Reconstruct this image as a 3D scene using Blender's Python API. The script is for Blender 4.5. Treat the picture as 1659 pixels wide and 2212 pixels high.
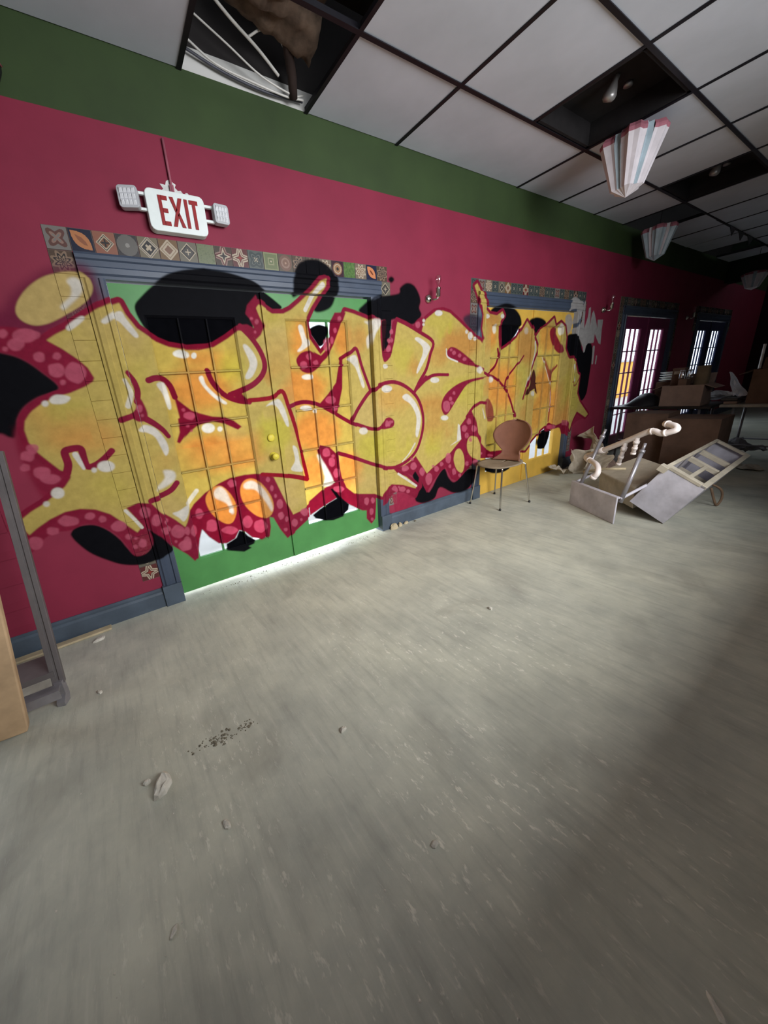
# Derelict restaurant room: graffiti over a pink wall with French doors
EXPOSURE=0.0; SKY=3.0; P_DOOR=5.0; P_REAR=165.0; P_GAP=45.0; PANE_T=.44; PGAIN=.64
import bpy, math, random
import numpy as np
from mathutils import Vector, Matrix, noise
random.seed(7)
RNG=np.random.default_rng(5)
for o in list(bpy.data.objects): bpy.data.objects.remove(o)
SC=bpy.context.scene
COL=SC.collection
# ---------------------------------------------------------------- camera (phone ultra-wide, held at chest height)
cam=bpy.data.cameras.new('camera'); camo=bpy.data.objects.new('camera',cam); COL.objects.link(camo)
camo.matrix_world=Matrix(((0.841458,0.23345,-0.487288,-0.763415),
                          (-0.533611,0.217337,-0.817327,-2.540734),
                          (-0.0849,0.947769,0.307451,1.350044),(0,0,0,1)))
cam.sensor_fit='HORIZONTAL'; cam.sensor_width=36.0
cam.lens=756.309/1659*36.0
cam.shift_x=103.654/1659; cam.shift_y=-17.219/1659
cam.clip_start=.02; cam.clip_end=200
SC.camera=camo
# ---------------------------------------------------------------- daylight, exposure
VS=SC.view_settings
VS.view_transform='Standard'; VS.look='None'; VS.exposure=EXPOSURE; VS.gamma=1.0; VS.use_curve_mapping=False
w=bpy.data.worlds.new('overcast_sky'); SC.world=w; w.use_nodes=True
bg=w.node_tree.nodes['Background']; bg.inputs[0].default_value=(.86,.93,1,1); bg.inputs[1].default_value=SKY
def area(name,loc,rot,sx,sy,power,col,spread=180):
    l=bpy.data.lights.new(name,'AREA'); l.shape='RECTANGLE'; l.size=sx; l.size_y=sy; l.energy=power; l.color=col; l.spread=math.radians(spread)
    o=bpy.data.objects.new(name,l); COL.objects.link(o); o.location=loc; o.rotation_euler=rot
    return o
# daylight entering the open doorway left of the frame (in the painted wall) and the windows of the wall behind the photographer
area('daylight_open_doorway',(-2.65,.16,1.05),(math.radians(-90),0,0),1.15,1.9,P_DOOR,(.93,.97,1))
area('daylight_rear_windows',(1.35,-4.25,2.05),(math.radians(62),0,0),2.6,1.7,P_REAR,(.96,.98,1),130)
# low lamp added outside to throw the daylight strip in under the green doors
area('added_lamp_under_door',(.68,.8,.17),(math.radians(-100),0,0),1.25,.12,P_GAP,(.9,.95,1))
# ---------------------------------------------------------------- helpers
ORG={}
def org(o): return ORG.get(o.name,Vector((0,0,0)))
def props(o,label=None,cat=None,group=None,kind=None):
    if label: o['label']=label
    if cat: o['category']=cat
    if group: o['group']=group
    if kind: o['kind']=kind
    return o
def empty(name,loc,label=None,cat=None,group=None,kind=None,parent=None):
    o=bpy.data.objects.new(name,None); COL.objects.link(o); o.empty_display_size=.1
    l=Vector(loc)
    if parent: o.parent=parent; o.location=l-org(parent)
    else: o.location=l
    ORG[o.name]=l
    return props(o,label,cat,group,kind)
class MB:
    """collects boxes, tubes, lathes in world coordinates; build() links them as one mesh object"""
    def __init__(s): s.v=[];s.f=[];s.mi=[];s.sm=[];s.cur=0
    def add(s,vs,fs,smooth=False):
        b=len(s.v); s.v+= [tuple(v) for v in vs]
        for f in fs: s.f.append([i+b for i in f]); s.mi.append(s.cur); s.sm.append(smooth)
        return s
    def box(s,lo,hi,M=None,bev=0):
        x0,y0,z0=lo;x1,y1,z1=hi
        if bev>0:
            b=bev; P=[];F=[]
            import itertools
            idx={}
            for sx in(0,1):
                for sy in(0,1):
                    for sz in(0,1):
                        cx,cy,cz=(x1 if sx else x0),(y1 if sy else y0),(z1 if sz else z0)
                        dx,dy,dz=(-b if sx else b),(-b if sy else b),(-b if sz else b)
                        for a,p in(('x',(cx,cy+dy,cz+dz)),('y',(cx+dx,cy,cz+dz)),('z',(cx+dx,cy+dy,cz))):
                            idx[(sx,sy,sz,a)]=len(P);P.append(p)
            g=lambda *k: idx[k]
            for q in(0,1):
                F.append([g(q,0,0,'x'),g(q,1,0,'x'),g(q,1,1,'x'),g(q,0,1,'x')]);F.append([g(0,q,0,'y'),g(1,q,0,'y'),g(1,q,1,'y'),g(0,q,1,'y')]);F.append([g(0,0,q,'z'),g(1,0,q,'z'),g(1,1,q,'z'),g(0,1,q,'z')])
                for r in(0,1):
                    F.append([g(q,r,0,'x'),g(q,r,1,'x'),g(q,r,1,'y'),g(q,r,0,'y')]);F.append([g(q,0,r,'x'),g(q,1,r,'x'),g(q,1,r,'z'),g(q,0,r,'z')]);F.append([g(0,q,r,'y'),g(1,q,r,'y'),g(1,q,r,'z'),g(0,q,r,'z')])
                    for t in(0,1): F.append([g(q,r,t,'x'),g(q,r,t,'y'),g(q,r,t,'z')])
        else:
            P=[(x0,y0,z0),(x1,y0,z0),(x1,y1,z0),(x0,y1,z0),(x0,y0,z1),(x1,y0,z1),(x1,y1,z1),(x0,y1,z1)]
            F=[[0,3,2,1],[4,5,6,7],[0,1,5,4],[1,2,6,5],[2,3,7,6],[3,0,4,7]]
        if M is not None: P=[M@Vector(p) for p in P]
        return s.add(P,F)
    def prism(s,poly,y0,y1,M=None):
        """polygon in x,z extruded along y"""
        n=len(poly);P=[(x,y0,z) for x,z in poly]+[(x,y1,z) for x,z in poly]
        F=[list(range(n)),list(range(2*n-1,n-1,-1))]+[[i,(i+1)%n,(i+1)%n+n,i+n][::-1] for i in range(n)]
        if M is not None: P=[M@Vector(p) for p in P]
        return s.add(P,F)
    def tube(s,path,r,n=10,caps=True,M=None):
        path=[Vector(p) for p in path]; m=len(path)
        rs=r if isinstance(r,(list,tuple)) else [r]*m
        P=[];F=[];prev=None
        for i,p in enumerate(path):
            t=(path[min(i+1,m-1)]-path[max(i-1,0)])
            if t.length<1e-9: t=Vector((0,0,1))
            t.normalize()
            if prev is None:
                a=Vector((0,0,1)) if abs(t.z)<.9 else Vector((1,0,0)); u=t.cross(a).normalized()
            else:
                u=(prev-t*prev.dot(t));u=u.normalized() if u.length>1e-6 else t.orthogonal().normalized()
            prev=u;v=t.cross(u)
            for k in range(n):
                an=2*math.pi*k/n;P.append(p+u*(rs[i]*math.cos(an))+v*(rs[i]*math.sin(an)))
        for i in range(m-1):
            for k in range(n): F.append([i*n+k,i*n+(k+1)%n,(i+1)*n+(k+1)%n,(i+1)*n+k])
        if M is not None: P=[M@q for q in P]
        s.add(P,F,True)
        if caps:
            b=len(s.v)-len(P)
            s.f.append([b+k for k in range(n)][::-1]);s.mi.append(s.cur);s.sm.append(False)
            s.f.append([b+(m-1)*n+k for k in range(n)]);s.mi.append(s.cur);s.sm.append(False)
        return s
    def lathe(s,prof,n=20,M=None,smooth=True,rmod=None):
        """profile of (radius, height) about z; rmod(k) scales the radius by spoke"""
        P=[];F=[];m=len(prof)
        for r,h in prof:
            for k in range(n):
                a=2*math.pi*k/n;q=r*(rmod(k) if rmod else 1);P.append(Vector((q*math.cos(a),q*math.sin(a),h)))
        for i in range(m-1):
            for k in range(n): F.append([i*n+k,i*n+(k+1)%n,(i+1)*n+(k+1)%n,(i+1)*n+k])
        if prof[0][0]>1e-6: F.append(list(range(n))[::-1])
        if prof[-1][0]>1e-6: F.append([(m-1)*n+k for k in range(n)])
        if M is not None: P=[M@q for q in P]
        return s.add(P,F,smooth)
    def grid(s,fn,nu,nv,smooth=True):
        P=[fn(i/nu,j/nv) for j in range(nv+1) for i in range(nu+1)]
        F=[[j*(nu+1)+i,j*(nu+1)+i+1,(j+1)*(nu+1)+i+1,(j+1)*(nu+1)+i] for j in range(nv) for i in range(nu)]
        return s.add(P,F,smooth)
    def build(s,name,mat,parent=None,label=None,cat=None,group=None,kind=None,solid=0,bevel=0,at=None):
        mats=mat if isinstance(mat,(list,tuple)) else [mat]
        if parent is not None: o0=org(parent)
        elif at is not None: o0=Vector(at)
        else:
            a=np.array(s.v);o0=Vector((a[:,0].mean(),a[:,1].mean(),a[:,2].min()))
        me=bpy.data.meshes.new(name)
        me.from_pydata([(v[0]-o0.x,v[1]-o0.y,v[2]-o0.z) for v in s.v],[],s.f)
        for m in mats: me.materials.append(m)
        me.polygons.foreach_set('material_index',s.mi); me.polygons.foreach_set('use_smooth',s.sm)
        me.validate(); me.update()
        o=bpy.data.objects.new(name,me);COL.objects.link(o)
        if parent is not None: o.parent=parent
        else: o.location=o0
        ORG[o.name]=o0
        if solid: md=o.modifiers.new('thickness','SOLIDIFY');md.thickness=solid;md.offset=0
        if bevel: md=o.modifiers.new('bevel','BEVEL');md.width=bevel;md.segments=2;md.limit_method='ANGLE'
        return props(o,label,cat,group,kind)
def put(mesh_obj,name,loc,parent=None,mat=None,rot=None):
    """a copy of a small piece sharing its mesh"""
    o=bpy.data.objects.new(name,mesh_obj if isinstance(mesh_obj,bpy.types.Mesh) else mesh_obj.data);COL.objects.link(o)
    if parent is not None: o.parent=parent;o.location=Vector(loc)-org(parent)
    else: o.location=loc
    if rot: o.rotation_euler=rot
    if mat is not None:
        o.material_slots[0].link='OBJECT';o.material_slots[0].material=mat
    ORG[o.name]=Vector(loc)
    return o
# ---------------------------------------------------------------- sprayed graffiti: outlines in millimetres on the wall plane (x along the wall, z up)
PAL={'K':(20,20,24),'C':(142,34,60),'Y':(202,177,98),'O':(220,152,80),'G':(200,186,76),'W':(228,220,208),'B':(196,94,116),'L':(204,176,112),'P':(178,174,172),'H':(112,32,62),'N':(52,48,62),'Q':(165,48,76),'T':(200,134,68),'R':(152,28,44),'M':(70,10,32)}
SHAPES=[
('P','H',0.8,0.04,1,[-1225,1837,-1098,1874,-1026,1955,-881,2060,-748,2099,-662,2083,-643,1976,-637,1927,-727,1874,-858,1809,-947,1741,-1082,1759,-1257,1731]),
('P','K',1.0,0.012,1,[-1266,1703,-1154,1680,-1078,1648,-1013,1581,-957,1490,-1065,1449,-1137,1403,-1179,1348,-1191,1314,-1215,1257,-1244,1264,-1269,1284,-1382,1318]),
('P','K',1.0,0.008,1,[-489,1900,-436,1974,-307,2070,-185,2115,-24,2136,-52,2131,89,2123,243,2088,341,2034,427,1976,458,1942,379,1911,251,1923,210,1782,110,1770,18,1735,-96,1698,-256,1681,-252,1684,-357,1711,-437,1764]),
('P','K',1.0,0.012,1,[552,2108,579,2172,618,2225,682,2254,765,2264,848,2241,909,2190,935,2117,921,2031,874,1961,791,1928,726,1929,701,1988,623,2033,559,2014,547,2053]),
('P','K',1.0,0.006,1,[673,1802,726,1835,782,1842,836,1816,808,1723,755,1686,714,1732]),
('P','K',1.0,0.012,1,[1146,1935,1188,1991,1295,2050,1417,2079,1247,2016,1337,2051,1551,2087,1572,2130,1650,2172,1731,2161,1788,2105,1813,2041,1795,1985,1822,1929,1758,1871,1698,1850,1607,1869,1511,1889,1432,1876,1237,1872,1351,1865]),
('P','K',1.0,0.008,1,[1379,1894,1463,1896,1408,1649,1371,1610,1337,1641,1360,1788]),
('P','K',1.0,0.012,1,[1445,2184,1479,2209,1512,2188,1477,2160]),
('P','N',0.9,0.025,1,[2389,1907,2439,1946,2523,1958,2610,1938,2647,1887,2618,1809,2554,1783,2465,1834]),
('P','K',1.0,0.012,1,[2843,1995,2921,2044,3063,2069,3241,2042,3368,1970,3408,1873,3328,1765,3182,1665,3060,1610,3022,1744,3022,1867,2978,1947]),
('P','K',1.0,0.012,1,[3566,1925,3689,1959,3838,1946,3914,1895,3790,1796,3700,1750,3591,1853]),
('P','K',1.0,0.012,1,[4426,1742,4486,1783,4646,1780,4731,1690,4849,1568,4919,1663,5035,1666,5112,1563,5119,1400,5115,1271,5108,1121,5084,989,4963,912,4816,1028,4746,1235,4687,1398,4515,1507,4387,1610]),
('P','K',1.0,0.008,1,[-1120,671,-1092,696,-1040,699,-985,682,-931,628,-887,554,-865,493,-833,428,-770,421,-717,469,-715,565,-689,575,-649,513,-621,457,-600,410,-629,383,-715,353,-817,350,-913,384,-990,445,-1060,517,-1105,596,-1123,648]),
('P','K',1.0,0.012,1,[1696,210,1747,289,1673,482,1722,516,1878,260,1951,274,2035,380,2142,458,2210,344,2303,270,2417,319,2534,377,2671,334,2651,255,2545,143,2306,144,2079,259,1994,155,1826,140,1715,187]),
('P','K',1.0,0.006,1,[4061,601,4267,602,4245,445,4163,358,3998,384,3968,503]),
('P','K',1.0,0.008,1,[2865,315,3053,305,3373,240,3232,201,3005,233]),
('P','P',1.0,0.006,1,[4352,2079,4381,2161,4469,2199,4591,2178,4667,2113,4679,2036,4628,1965,4565,1910,4523,1909,4544,1994,4519,2062,4406,2055,4355,2030]),
('P','P',0.85,0.01,1,[4342,1981,4432,2014,4510,1963,4519,1893,4482,1799,4411,1783,4367,1868]),
('P','P',1.0,0.006,0,[4710,2145,4754,2178,4769,2023,4807,1849,4866,1994,4867,2089,4916,2107,4936,1972,4941,1859,4966,2029,5000,2070,5053,2015,5168,1853,5145,1960,5300,1964,5300,1837,5319,1648,5254,1666,5112,1786,5115,1676,5032,1668,4957,1669,4910,1636,4894,1561,4859,1553,4823,1620,4708,1720,4554,1784,4525,1831,4596,1887,4711,1912,4717,1991]),
('L','P',1.0,0.004,(0.06,0.05),[5135,1607,5144,1512,5152,1416]),
('L','P',0.9,0.004,(0.04,0.04),[5249,1488,5247,1408]),
('L','C',1.0,0.006,(0.062,-1),[-949,1735,-904,1763,-846,1791,-737,1858,-669,1894,-608,1918,-562,1933,-544,1873,-503,1801,-469,1774,-410,1729,-345,1700,-237,1680,-111,1686,-257,1678,-165,1676,-65,1694,37,1746,114,1793,148,1789,203,1742,266,1790,300,1830,279,1869,263,1939,288,1959,326,1933,377,1903,465,1906,528,1932,606,1984,698,2053,775,2123,826,2139,824,2102,759,2024,697,1954,651,1886,650,1836,662,1758,719,1679,756,1629,822,1687,873,1732,942,1831,1005,1938,1083,1924,1207,1890,1336,1846,1326,1832,1315,1746,1332,1603,1368,1548,1437,1589,1484,1701,1511,1812,1534,1870,1623,1847,1757,1792,1823,1790,1836,1827,1881,1897,1990,1957,2101,1974,2197,1957,2338,1882,2510,1783,2671,1684,2691,1731,2662,1823,2676,1952,2611,2100,2541,2206,2582,2230,2640,2163,2737,2030,2834,1969,2952,1959,3045,2002,3079,1963,3018,1907,3027,1744,3060,1610,3184,1655,3358,1743,3453,1844,3517,1917,3623,1832,3710,1743,3773,1803,3941,1880,4082,1959,4139,1868,4252,1916,4362,1870,4419,1742,4421,1610,4515,1507,4682,1415,4770,1287,4833,1266,4824,1027,4925,906,5225,700,5151,664,4879,775,4758,633,4724,530,4616,669,4384,640,4232,695,4040,627,3860,524,3687,405,3203,482,2982,500,2846,571,2738,668,2658,773,2613,931,2554,1026,2484,960,2366,863,2406,731,2227,607,2077,543,1951,491,1880,452,1811,546,1725,662,1677,628,1564,592,1420,591,1471,539,1597,472,1733,356,1718,326,1544,401,1400,439,1310,402,1255,351,1206,381,1076,411,981,432,903,506,860,618,838,814,759,899,660,932,635,889,663,778,776,584,650,542,511,469,502,446,431,414,337,399,300,496,257,625,215,748,118,792,-1,804,-118,802,-204,778,-312,730,-401,668,-437,627,-471,553,-491,523,-543,594,-620,678,-664,756,-735,769,-807,753,-781,694,-745,614,-783,576,-835,648,-899,734,-967,783,-1038,805,-1113,805,-1192,780,-1260,744,-1306,713,-1323,762,-1319,807,-1261,844,-1195,874,-1125,918,-1074,952,-1035,997,-1030,1026,-1072,1049,-1105,1100,-1144,1163,-1166,1222,-1166,1290,-1151,1335,-1126,1366,-1104,1386,-1051,1421,-982,1448,-915,1463,-837,1492,-794,1516,-782,1536,-800,1591,-835,1638,-890,1691,-949,1735]),
('P','C',1.0,0.008,1,[-1235,1804,-1120,1800,-1057,1795,-976,1772,-949,1735,-890,1691,-835,1638,-800,1591,-781,1533,-831,1491,-915,1463,-982,1448,-1057,1422,-1131,1369,-1190,1290,-1179,1348,-1137,1403,-1065,1449,-959,1490,-1013,1581,-1078,1648,-1154,1680,-1266,1703]),
('P','C',0.85,0.02,1,[-1196,1307,-1153,1329,-1157,1276,-1160,1208,-1137,1148,-1096,1091,-1047,1030,-1007,1045,-1034,989,-1089,940,-1160,896,-1191,910,-1214,1033,-1225,1149,-1219,1244]),
('P','C',0.9,0.008,1,[-1305,715,-1260,744,-1192,780,-1113,806,-1037,811,-965,788,-897,742,-834,656,-784,572,-744,618,-721,589,-706,530,-716,468,-767,418,-834,422,-861,496,-889,572,-930,634,-985,684,-1045,705,-1119,687,-1197,694,-1266,659,-1327,606,-1328,663]),
('P','C',1.0,0.006,0,[-807,753,-740,779,-667,774,-656,741,-613,676,-543,594,-491,523,-451,578,-402,497,-455,275,-478,250,-517,316,-598,412,-650,504,-712,577,-749,611]),
('P','C',1.0,0.006,0,[-471,553,-437,627,-400,670,-311,732,-203,781,-118,804,0,811,119,798,215,748,257,625,300,496,338,401,431,414,502,452,499,333,343,249,262,207,210,301,165,417,134,432,133,348,111,269,45,257,-30,300,-76,361,-117,385,-160,328,-228,308,-288,327,-346,397,-382,468,-410,405,-453,262,-481,267,-485,482]),
('P','C',1.0,0.006,0,[660,937,772,897,838,820,850,670,896,520,981,432,1075,404,1219,378,1213,270,1194,131,1145,89,1090,159,1096,240,1047,252,911,344,798,436,633,388,505,342,507,457,650,536,776,584,676,776,641,888]),
('P','C',0.95,0.008,1,[1259,258,1295,377,1395,432,1521,415,1670,339,1743,305,1759,384,1773,432,1812,335,1767,285,1706,223,1555,315,1436,345,1389,319,1334,282]),
('P','Q',0.9,0.012,0,[1390,341,1555,315,1706,223,1725,165,1568,143,1433,148]),
('P','C',1.0,0.006,0,[1473,577,1564,602,1719,666,1811,542,1880,438,1951,487,2077,539,2227,603,2407,727,2366,859,2484,956,2554,1029,2620,926,2670,767,2751,662,2847,551,2982,496,3215,501,3199,383,2752,460,2688,479,2534,385,2441,322,2349,273,2256,316,2164,462,2078,429,1972,344,1878,244,1808,373,1716,509,1673,467,1589,510]),
('P','C',1.0,0.006,1,[4165,685,4382,649,4637,695,4701,582,4661,469,4562,492,4485,589,4357,596,4149,585]),
('P','C',0.6,0.012,1,[4559,676,4758,633,4879,775,5150,668,4914,635,4772,573,4637,492]),
('P','Y',1.0,0.006,2,[-949,1735,-904,1763,-846,1791,-737,1858,-669,1894,-608,1918,-562,1933,-544,1873,-503,1801,-469,1774,-410,1729,-345,1700,-237,1680,-111,1686,-257,1678,-165,1676,-65,1694,37,1746,114,1793,148,1789,203,1742,266,1790,300,1830,279,1869,263,1939,288,1959,326,1933,377,1903,465,1906,528,1932,606,1984,698,2053,775,2123,826,2139,824,2102,759,2024,697,1954,651,1886,650,1836,662,1758,719,1679,756,1629,822,1687,873,1732,942,1831,1005,1938,1083,1924,1207,1890,1336,1846,1326,1832,1315,1746,1332,1603,1368,1548,1437,1589,1484,1701,1511,1812,1534,1870,1623,1847,1757,1792,1823,1790,1836,1827,1881,1897,1990,1957,2101,1974,2197,1957,2338,1882,2510,1783,2671,1684,2691,1731,2662,1823,2676,1952,2611,2100,2541,2206,2582,2230,2640,2163,2737,2030,2834,1969,2952,1959,3045,2002,3079,1963,3018,1907,3027,1744,3060,1610,3184,1655,3358,1743,3453,1844,3517,1917,3623,1832,3710,1743,3773,1803,3941,1880,4082,1959,4139,1868,4252,1916,4362,1870,4419,1742,4421,1610,4515,1507,4682,1415,4770,1287,4833,1266,4824,1027,4925,906,5225,700,5151,664,4879,775,4758,633,4724,530,4616,669,4384,640,4232,695,4040,627,3860,524,3687,405,3203,482,2982,500,2846,571,2738,668,2658,773,2613,931,2554,1026,2484,960,2366,863,2406,731,2227,607,2077,543,1951,491,1880,452,1811,546,1725,662,1677,628,1564,592,1420,591,1471,539,1597,472,1733,356,1718,326,1544,401,1400,439,1310,402,1255,351,1206,381,1076,411,981,432,903,506,860,618,838,814,759,899,660,932,635,889,663,778,776,584,650,542,511,469,502,446,431,414,337,399,300,496,257,625,215,748,118,792,-1,804,-118,802,-204,778,-312,730,-401,668,-437,627,-471,553,-491,523,-543,594,-620,678,-664,756,-735,769,-807,753,-781,694,-745,614,-783,576,-835,648,-899,734,-967,783,-1038,805,-1113,805,-1192,780,-1260,744,-1306,713,-1323,762,-1319,807,-1261,844,-1195,874,-1125,918,-1074,952,-1035,997,-1030,1026,-1072,1049,-1105,1100,-1144,1163,-1166,1222,-1166,1290,-1151,1335,-1126,1366,-1104,1386,-1051,1421,-982,1448,-915,1463,-837,1492,-794,1516,-782,1536,-800,1591,-835,1638,-890,1691]),
('P','L',1.0,0.006,1,[-1035,1882,-1009,1928,-959,1982,-889,2031,-819,2056,-757,2067,-708,2062,-680,2037,-674,1993,-697,1949,-754,1904,-834,1858,-910,1820,-972,1806,-1015,1819,-1037,1847]),
('P','O',1.0,0.006,1,[-314,691,-264,750,-197,760,-146,706,-109,614,-113,532,-155,462,-210,466,-271,530,-308,605]),
('P','O',1.0,0.006,1,[-51,716,-9,763,57,762,116,707,170,604,182,514,153,448,96,432,32,468,-33,554,-59,641]),
('P','Y',1.0,0.006,1,[2290,547,2320,619,2383,632,2443,568,2470,469,2457,383,2416,354,2344,405,2301,483]),
('P','Y',1.0,0.006,1,[2497,668,2529,732,2600,738,2668,690,2707,573,2720,473,2677,457,2575,514,2512,588]),
('P','O',0.75,0.1,3,[-726,1196,-756,1160,-822,1138,-908,1134,-994,1148,-1065,1176,-1107,1212,-1115,1249,-1088,1282,-1030,1303,-952,1310,-866,1300,-788,1274,-738,1237]),
('P','O',0.45,0.08,3,[-1025,1355,-1038,1330,-1062,1311,-1091,1303,-1119,1306,-1141,1321,-1153,1343,-1152,1368,-1139,1393,-1116,1411,-1088,1420,-1060,1417,-1037,1404,-1024,1381]),
('P','G',0.45,0.07,3,[-834,1359,-851,1339,-889,1326,-938,1322,-989,1328,-1031,1342,-1057,1361,-1062,1382,-1046,1401,-1011,1414,-964,1419,-914,1414,-869,1401,-841,1381]),
('P','G',0.35,0.08,3,[-747,873,-767,838,-806,815,-854,809,-903,820,-941,847,-963,882,-964,920,-945,954,-909,976,-863,984,-814,974,-774,949,-749,913]),
('P','G',0.4,0.08,3,[-514,1514,-532,1458,-555,1413,-580,1390,-602,1392,-614,1418,-617,1464,-608,1519,-591,1574,-568,1617,-544,1640,-523,1640,-509,1615,-506,1570]),
('P','L',0.5,0.05,3,[-490,1828,-512,1801,-563,1780,-629,1768,-698,1768,-755,1779,-791,1798,-798,1822,-778,1847,-732,1868,-670,1880,-601,1882,-541,1873,-500,1853]),
('P','L',0.5,0.06,3,[-761,1695,-775,1670,-799,1650,-830,1640,-861,1640,-886,1652,-899,1673,-899,1697,-886,1722,-862,1741,-832,1752,-801,1752,-776,1741,-762,1721]),
('P','L',0.55,0.05,3,[-472,1760,-489,1712,-514,1674,-544,1653,-570,1654,-589,1676,-596,1713,-590,1760,-574,1806,-549,1843,-521,1864,-494,1865,-475,1845,-467,1807]),
('P','O',0.35,0.08,3,[-466,994,-476,973,-494,959,-517,953,-540,958,-558,971,-569,990,-569,1012,-560,1032,-542,1046,-519,1052,-496,1048,-478,1035,-467,1016]),
('P','L',0.6,0.05,3,[-462,665,-480,634,-516,614,-563,611,-609,623,-648,649,-670,683,-672,718,-655,748,-621,768,-577,772,-530,762,-490,737,-466,702]),
('P','O',0.8,0.06,3,[7,1626,-13,1606,-60,1591,-124,1585,-192,1587,-249,1598,-286,1615,-296,1634,-278,1653,-235,1668,-174,1675,-107,1674,-47,1664,-6,1647]),
('P','O',0.85,0.08,3,[5,1424,-28,1365,-99,1322,-191,1303,-283,1313,-358,1346,-403,1396,-410,1453,-379,1507,-316,1548,-232,1569,-140,1565,-59,1536,-6,1486]),
('P','G',0.6,0.05,3,[127,1558,111,1519,78,1489,36,1474,-7,1477,-42,1496,-62,1528,-64,1565,-48,1602,-17,1632,24,1647,66,1646,102,1629,124,1597]),
('P','G',0.4,0.05,3,[432,1881,423,1856,403,1836,378,1825,353,1824,332,1835,319,1854,317,1878,326,1902,345,1922,369,1933,395,1934,416,1924,430,1905]),
('P','L',0.7,0.05,3,[496,1699,476,1636,438,1586,390,1560,341,1561,302,1591,281,1641,280,1701,300,1761,336,1809,382,1836,430,1837,470,1811,494,1762]),
('P','T',0.75,0.03,3,[540,1478,522,1458,475,1443,412,1438,344,1442,287,1454,249,1473,238,1494,255,1514,298,1528,358,1534,425,1532,486,1520,527,1501]),
('P','O',0.9,0.06,3,[776,1371,748,1310,685,1265,599,1244,511,1253,437,1287,392,1339,382,1398,409,1454,466,1498,546,1520,632,1516,710,1486,762,1434]),
('P','O',0.8,0.06,3,[682,1741,665,1684,632,1639,590,1614,547,1615,513,1641,493,1686,492,1742,508,1796,540,1840,580,1865,622,1866,657,1842,679,1797]),
('P','O',0.9,0.05,3,[1043,1740,1031,1688,1006,1645,975,1622,942,1623,915,1647,899,1689,897,1741,910,1792,933,1832,964,1855,996,1856,1023,1834,1040,1792]),
('P','T',0.6,0.05,3,[1209,1740,1198,1694,1173,1657,1140,1637,1106,1638,1077,1659,1059,1695,1055,1740,1066,1785,1090,1820,1122,1840,1156,1841,1185,1821,1204,1785]),
('P','O',0.9,0.07,3,[199,948,155,895,52,865,-85,864,-224,891,-337,937,-406,993,-423,1049,-385,1096,-299,1126,-178,1133,-41,1114,86,1072,173,1012]),
('P','T',0.35,0.01,3,[-138,1052,-148,1030,-167,1015,-192,1008,-217,1012,-237,1026,-249,1046,-250,1069,-241,1091,-222,1107,-198,1113,-173,1110,-152,1097,-139,1076]),
('P','O',0.6,0.01,3,[-284,1065,-290,1051,-301,1041,-315,1037,-328,1039,-340,1048,-346,1060,-346,1075,-340,1088,-329,1098,-316,1102,-302,1100,-291,1092,-284,1080]),
('P','L',0.6,0.04,3,[90,1111,73,1086,36,1069,-14,1064,-66,1071,-109,1090,-137,1115,-143,1142,-127,1166,-92,1183,-45,1189,7,1183,52,1165,82,1140]),
('P','G',0.85,0.03,3,[414,1056,394,1007,353,972,298,957,242,966,197,995,169,1040,165,1090,185,1136,224,1171,276,1186,331,1180,378,1152,408,1108]),
('P','G',0.7,0.02,3,[235,1070,223,1021,207,983,188,964,170,966,159,991,154,1031,158,1080,170,1128,186,1165,205,1184,221,1182,234,1159,238,1119]),
('P','O',0.9,0.06,3,[883,1017,852,944,780,893,684,874,585,890,503,936,452,1002,441,1074,470,1141,535,1189,623,1211,721,1202,808,1160,867,1094]),
('P','T',0.3,0.015,3,[663,1079,653,1051,631,1031,601,1022,570,1026,544,1042,527,1067,524,1096,534,1123,556,1144,585,1153,616,1149,643,1134,660,1109]),
('P','O',0.9,0.06,3,[682,702,666,642,634,597,593,578,552,587,518,622,499,676,498,738,514,796,545,839,584,859,625,852,659,819,679,766]),
('P','O',0.9,0.05,3,[1091,623,1072,553,1028,502,970,482,909,495,859,539,828,603,821,676,841,742,882,790,937,812,997,802,1049,762,1083,698]),
('P','L',0.7,0.05,3,[462,554,441,496,400,454,346,440,291,454,247,493,221,549,218,610,238,666,277,705,329,721,382,711,428,674,457,618]),
('P','L',0.6,0.06,3,[1365,1104,1344,1047,1292,1006,1220,989,1143,998,1078,1032,1036,1083,1025,1140,1045,1194,1094,1234,1161,1253,1236,1246,1304,1215,1350,1165]),
('P','G',0.7,0.05,3,[1316,806,1298,752,1254,714,1193,699,1130,711,1075,745,1040,795,1031,851,1049,902,1090,938,1147,954,1210,946,1266,914,1304,864]),
('P','L',0.5,0.04,3,[1366,460,1342,429,1278,413,1190,417,1096,438,1014,472,961,511,945,549,967,578,1024,593,1107,592,1200,574,1285,541,1345,500]),
('P','G',0.6,0.05,3,[1681,780,1651,713,1573,668,1464,655,1349,676,1250,723,1186,788,1167,857,1195,919,1265,962,1365,978,1477,964,1581,920,1655,854]),
('P','O',0.45,0.06,3,[1691,1214,1667,1161,1601,1123,1510,1108,1413,1118,1329,1150,1274,1197,1257,1251,1280,1300,1339,1337,1424,1354,1520,1348,1608,1318,1670,1271]),
('P','Y',0.6,0.03,3,[1742,1015,1724,953,1677,908,1610,888,1539,898,1477,934,1436,989,1424,1051,1442,1109,1486,1152,1549,1173,1619,1166,1682,1133,1726,1079]),
('P','G',0.6,0.05,3,[1718,1593,1703,1537,1663,1493,1607,1469,1547,1472,1495,1499,1461,1545,1450,1600,1466,1654,1503,1696,1556,1720,1615,1720,1669,1695,1705,1650]),
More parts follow.
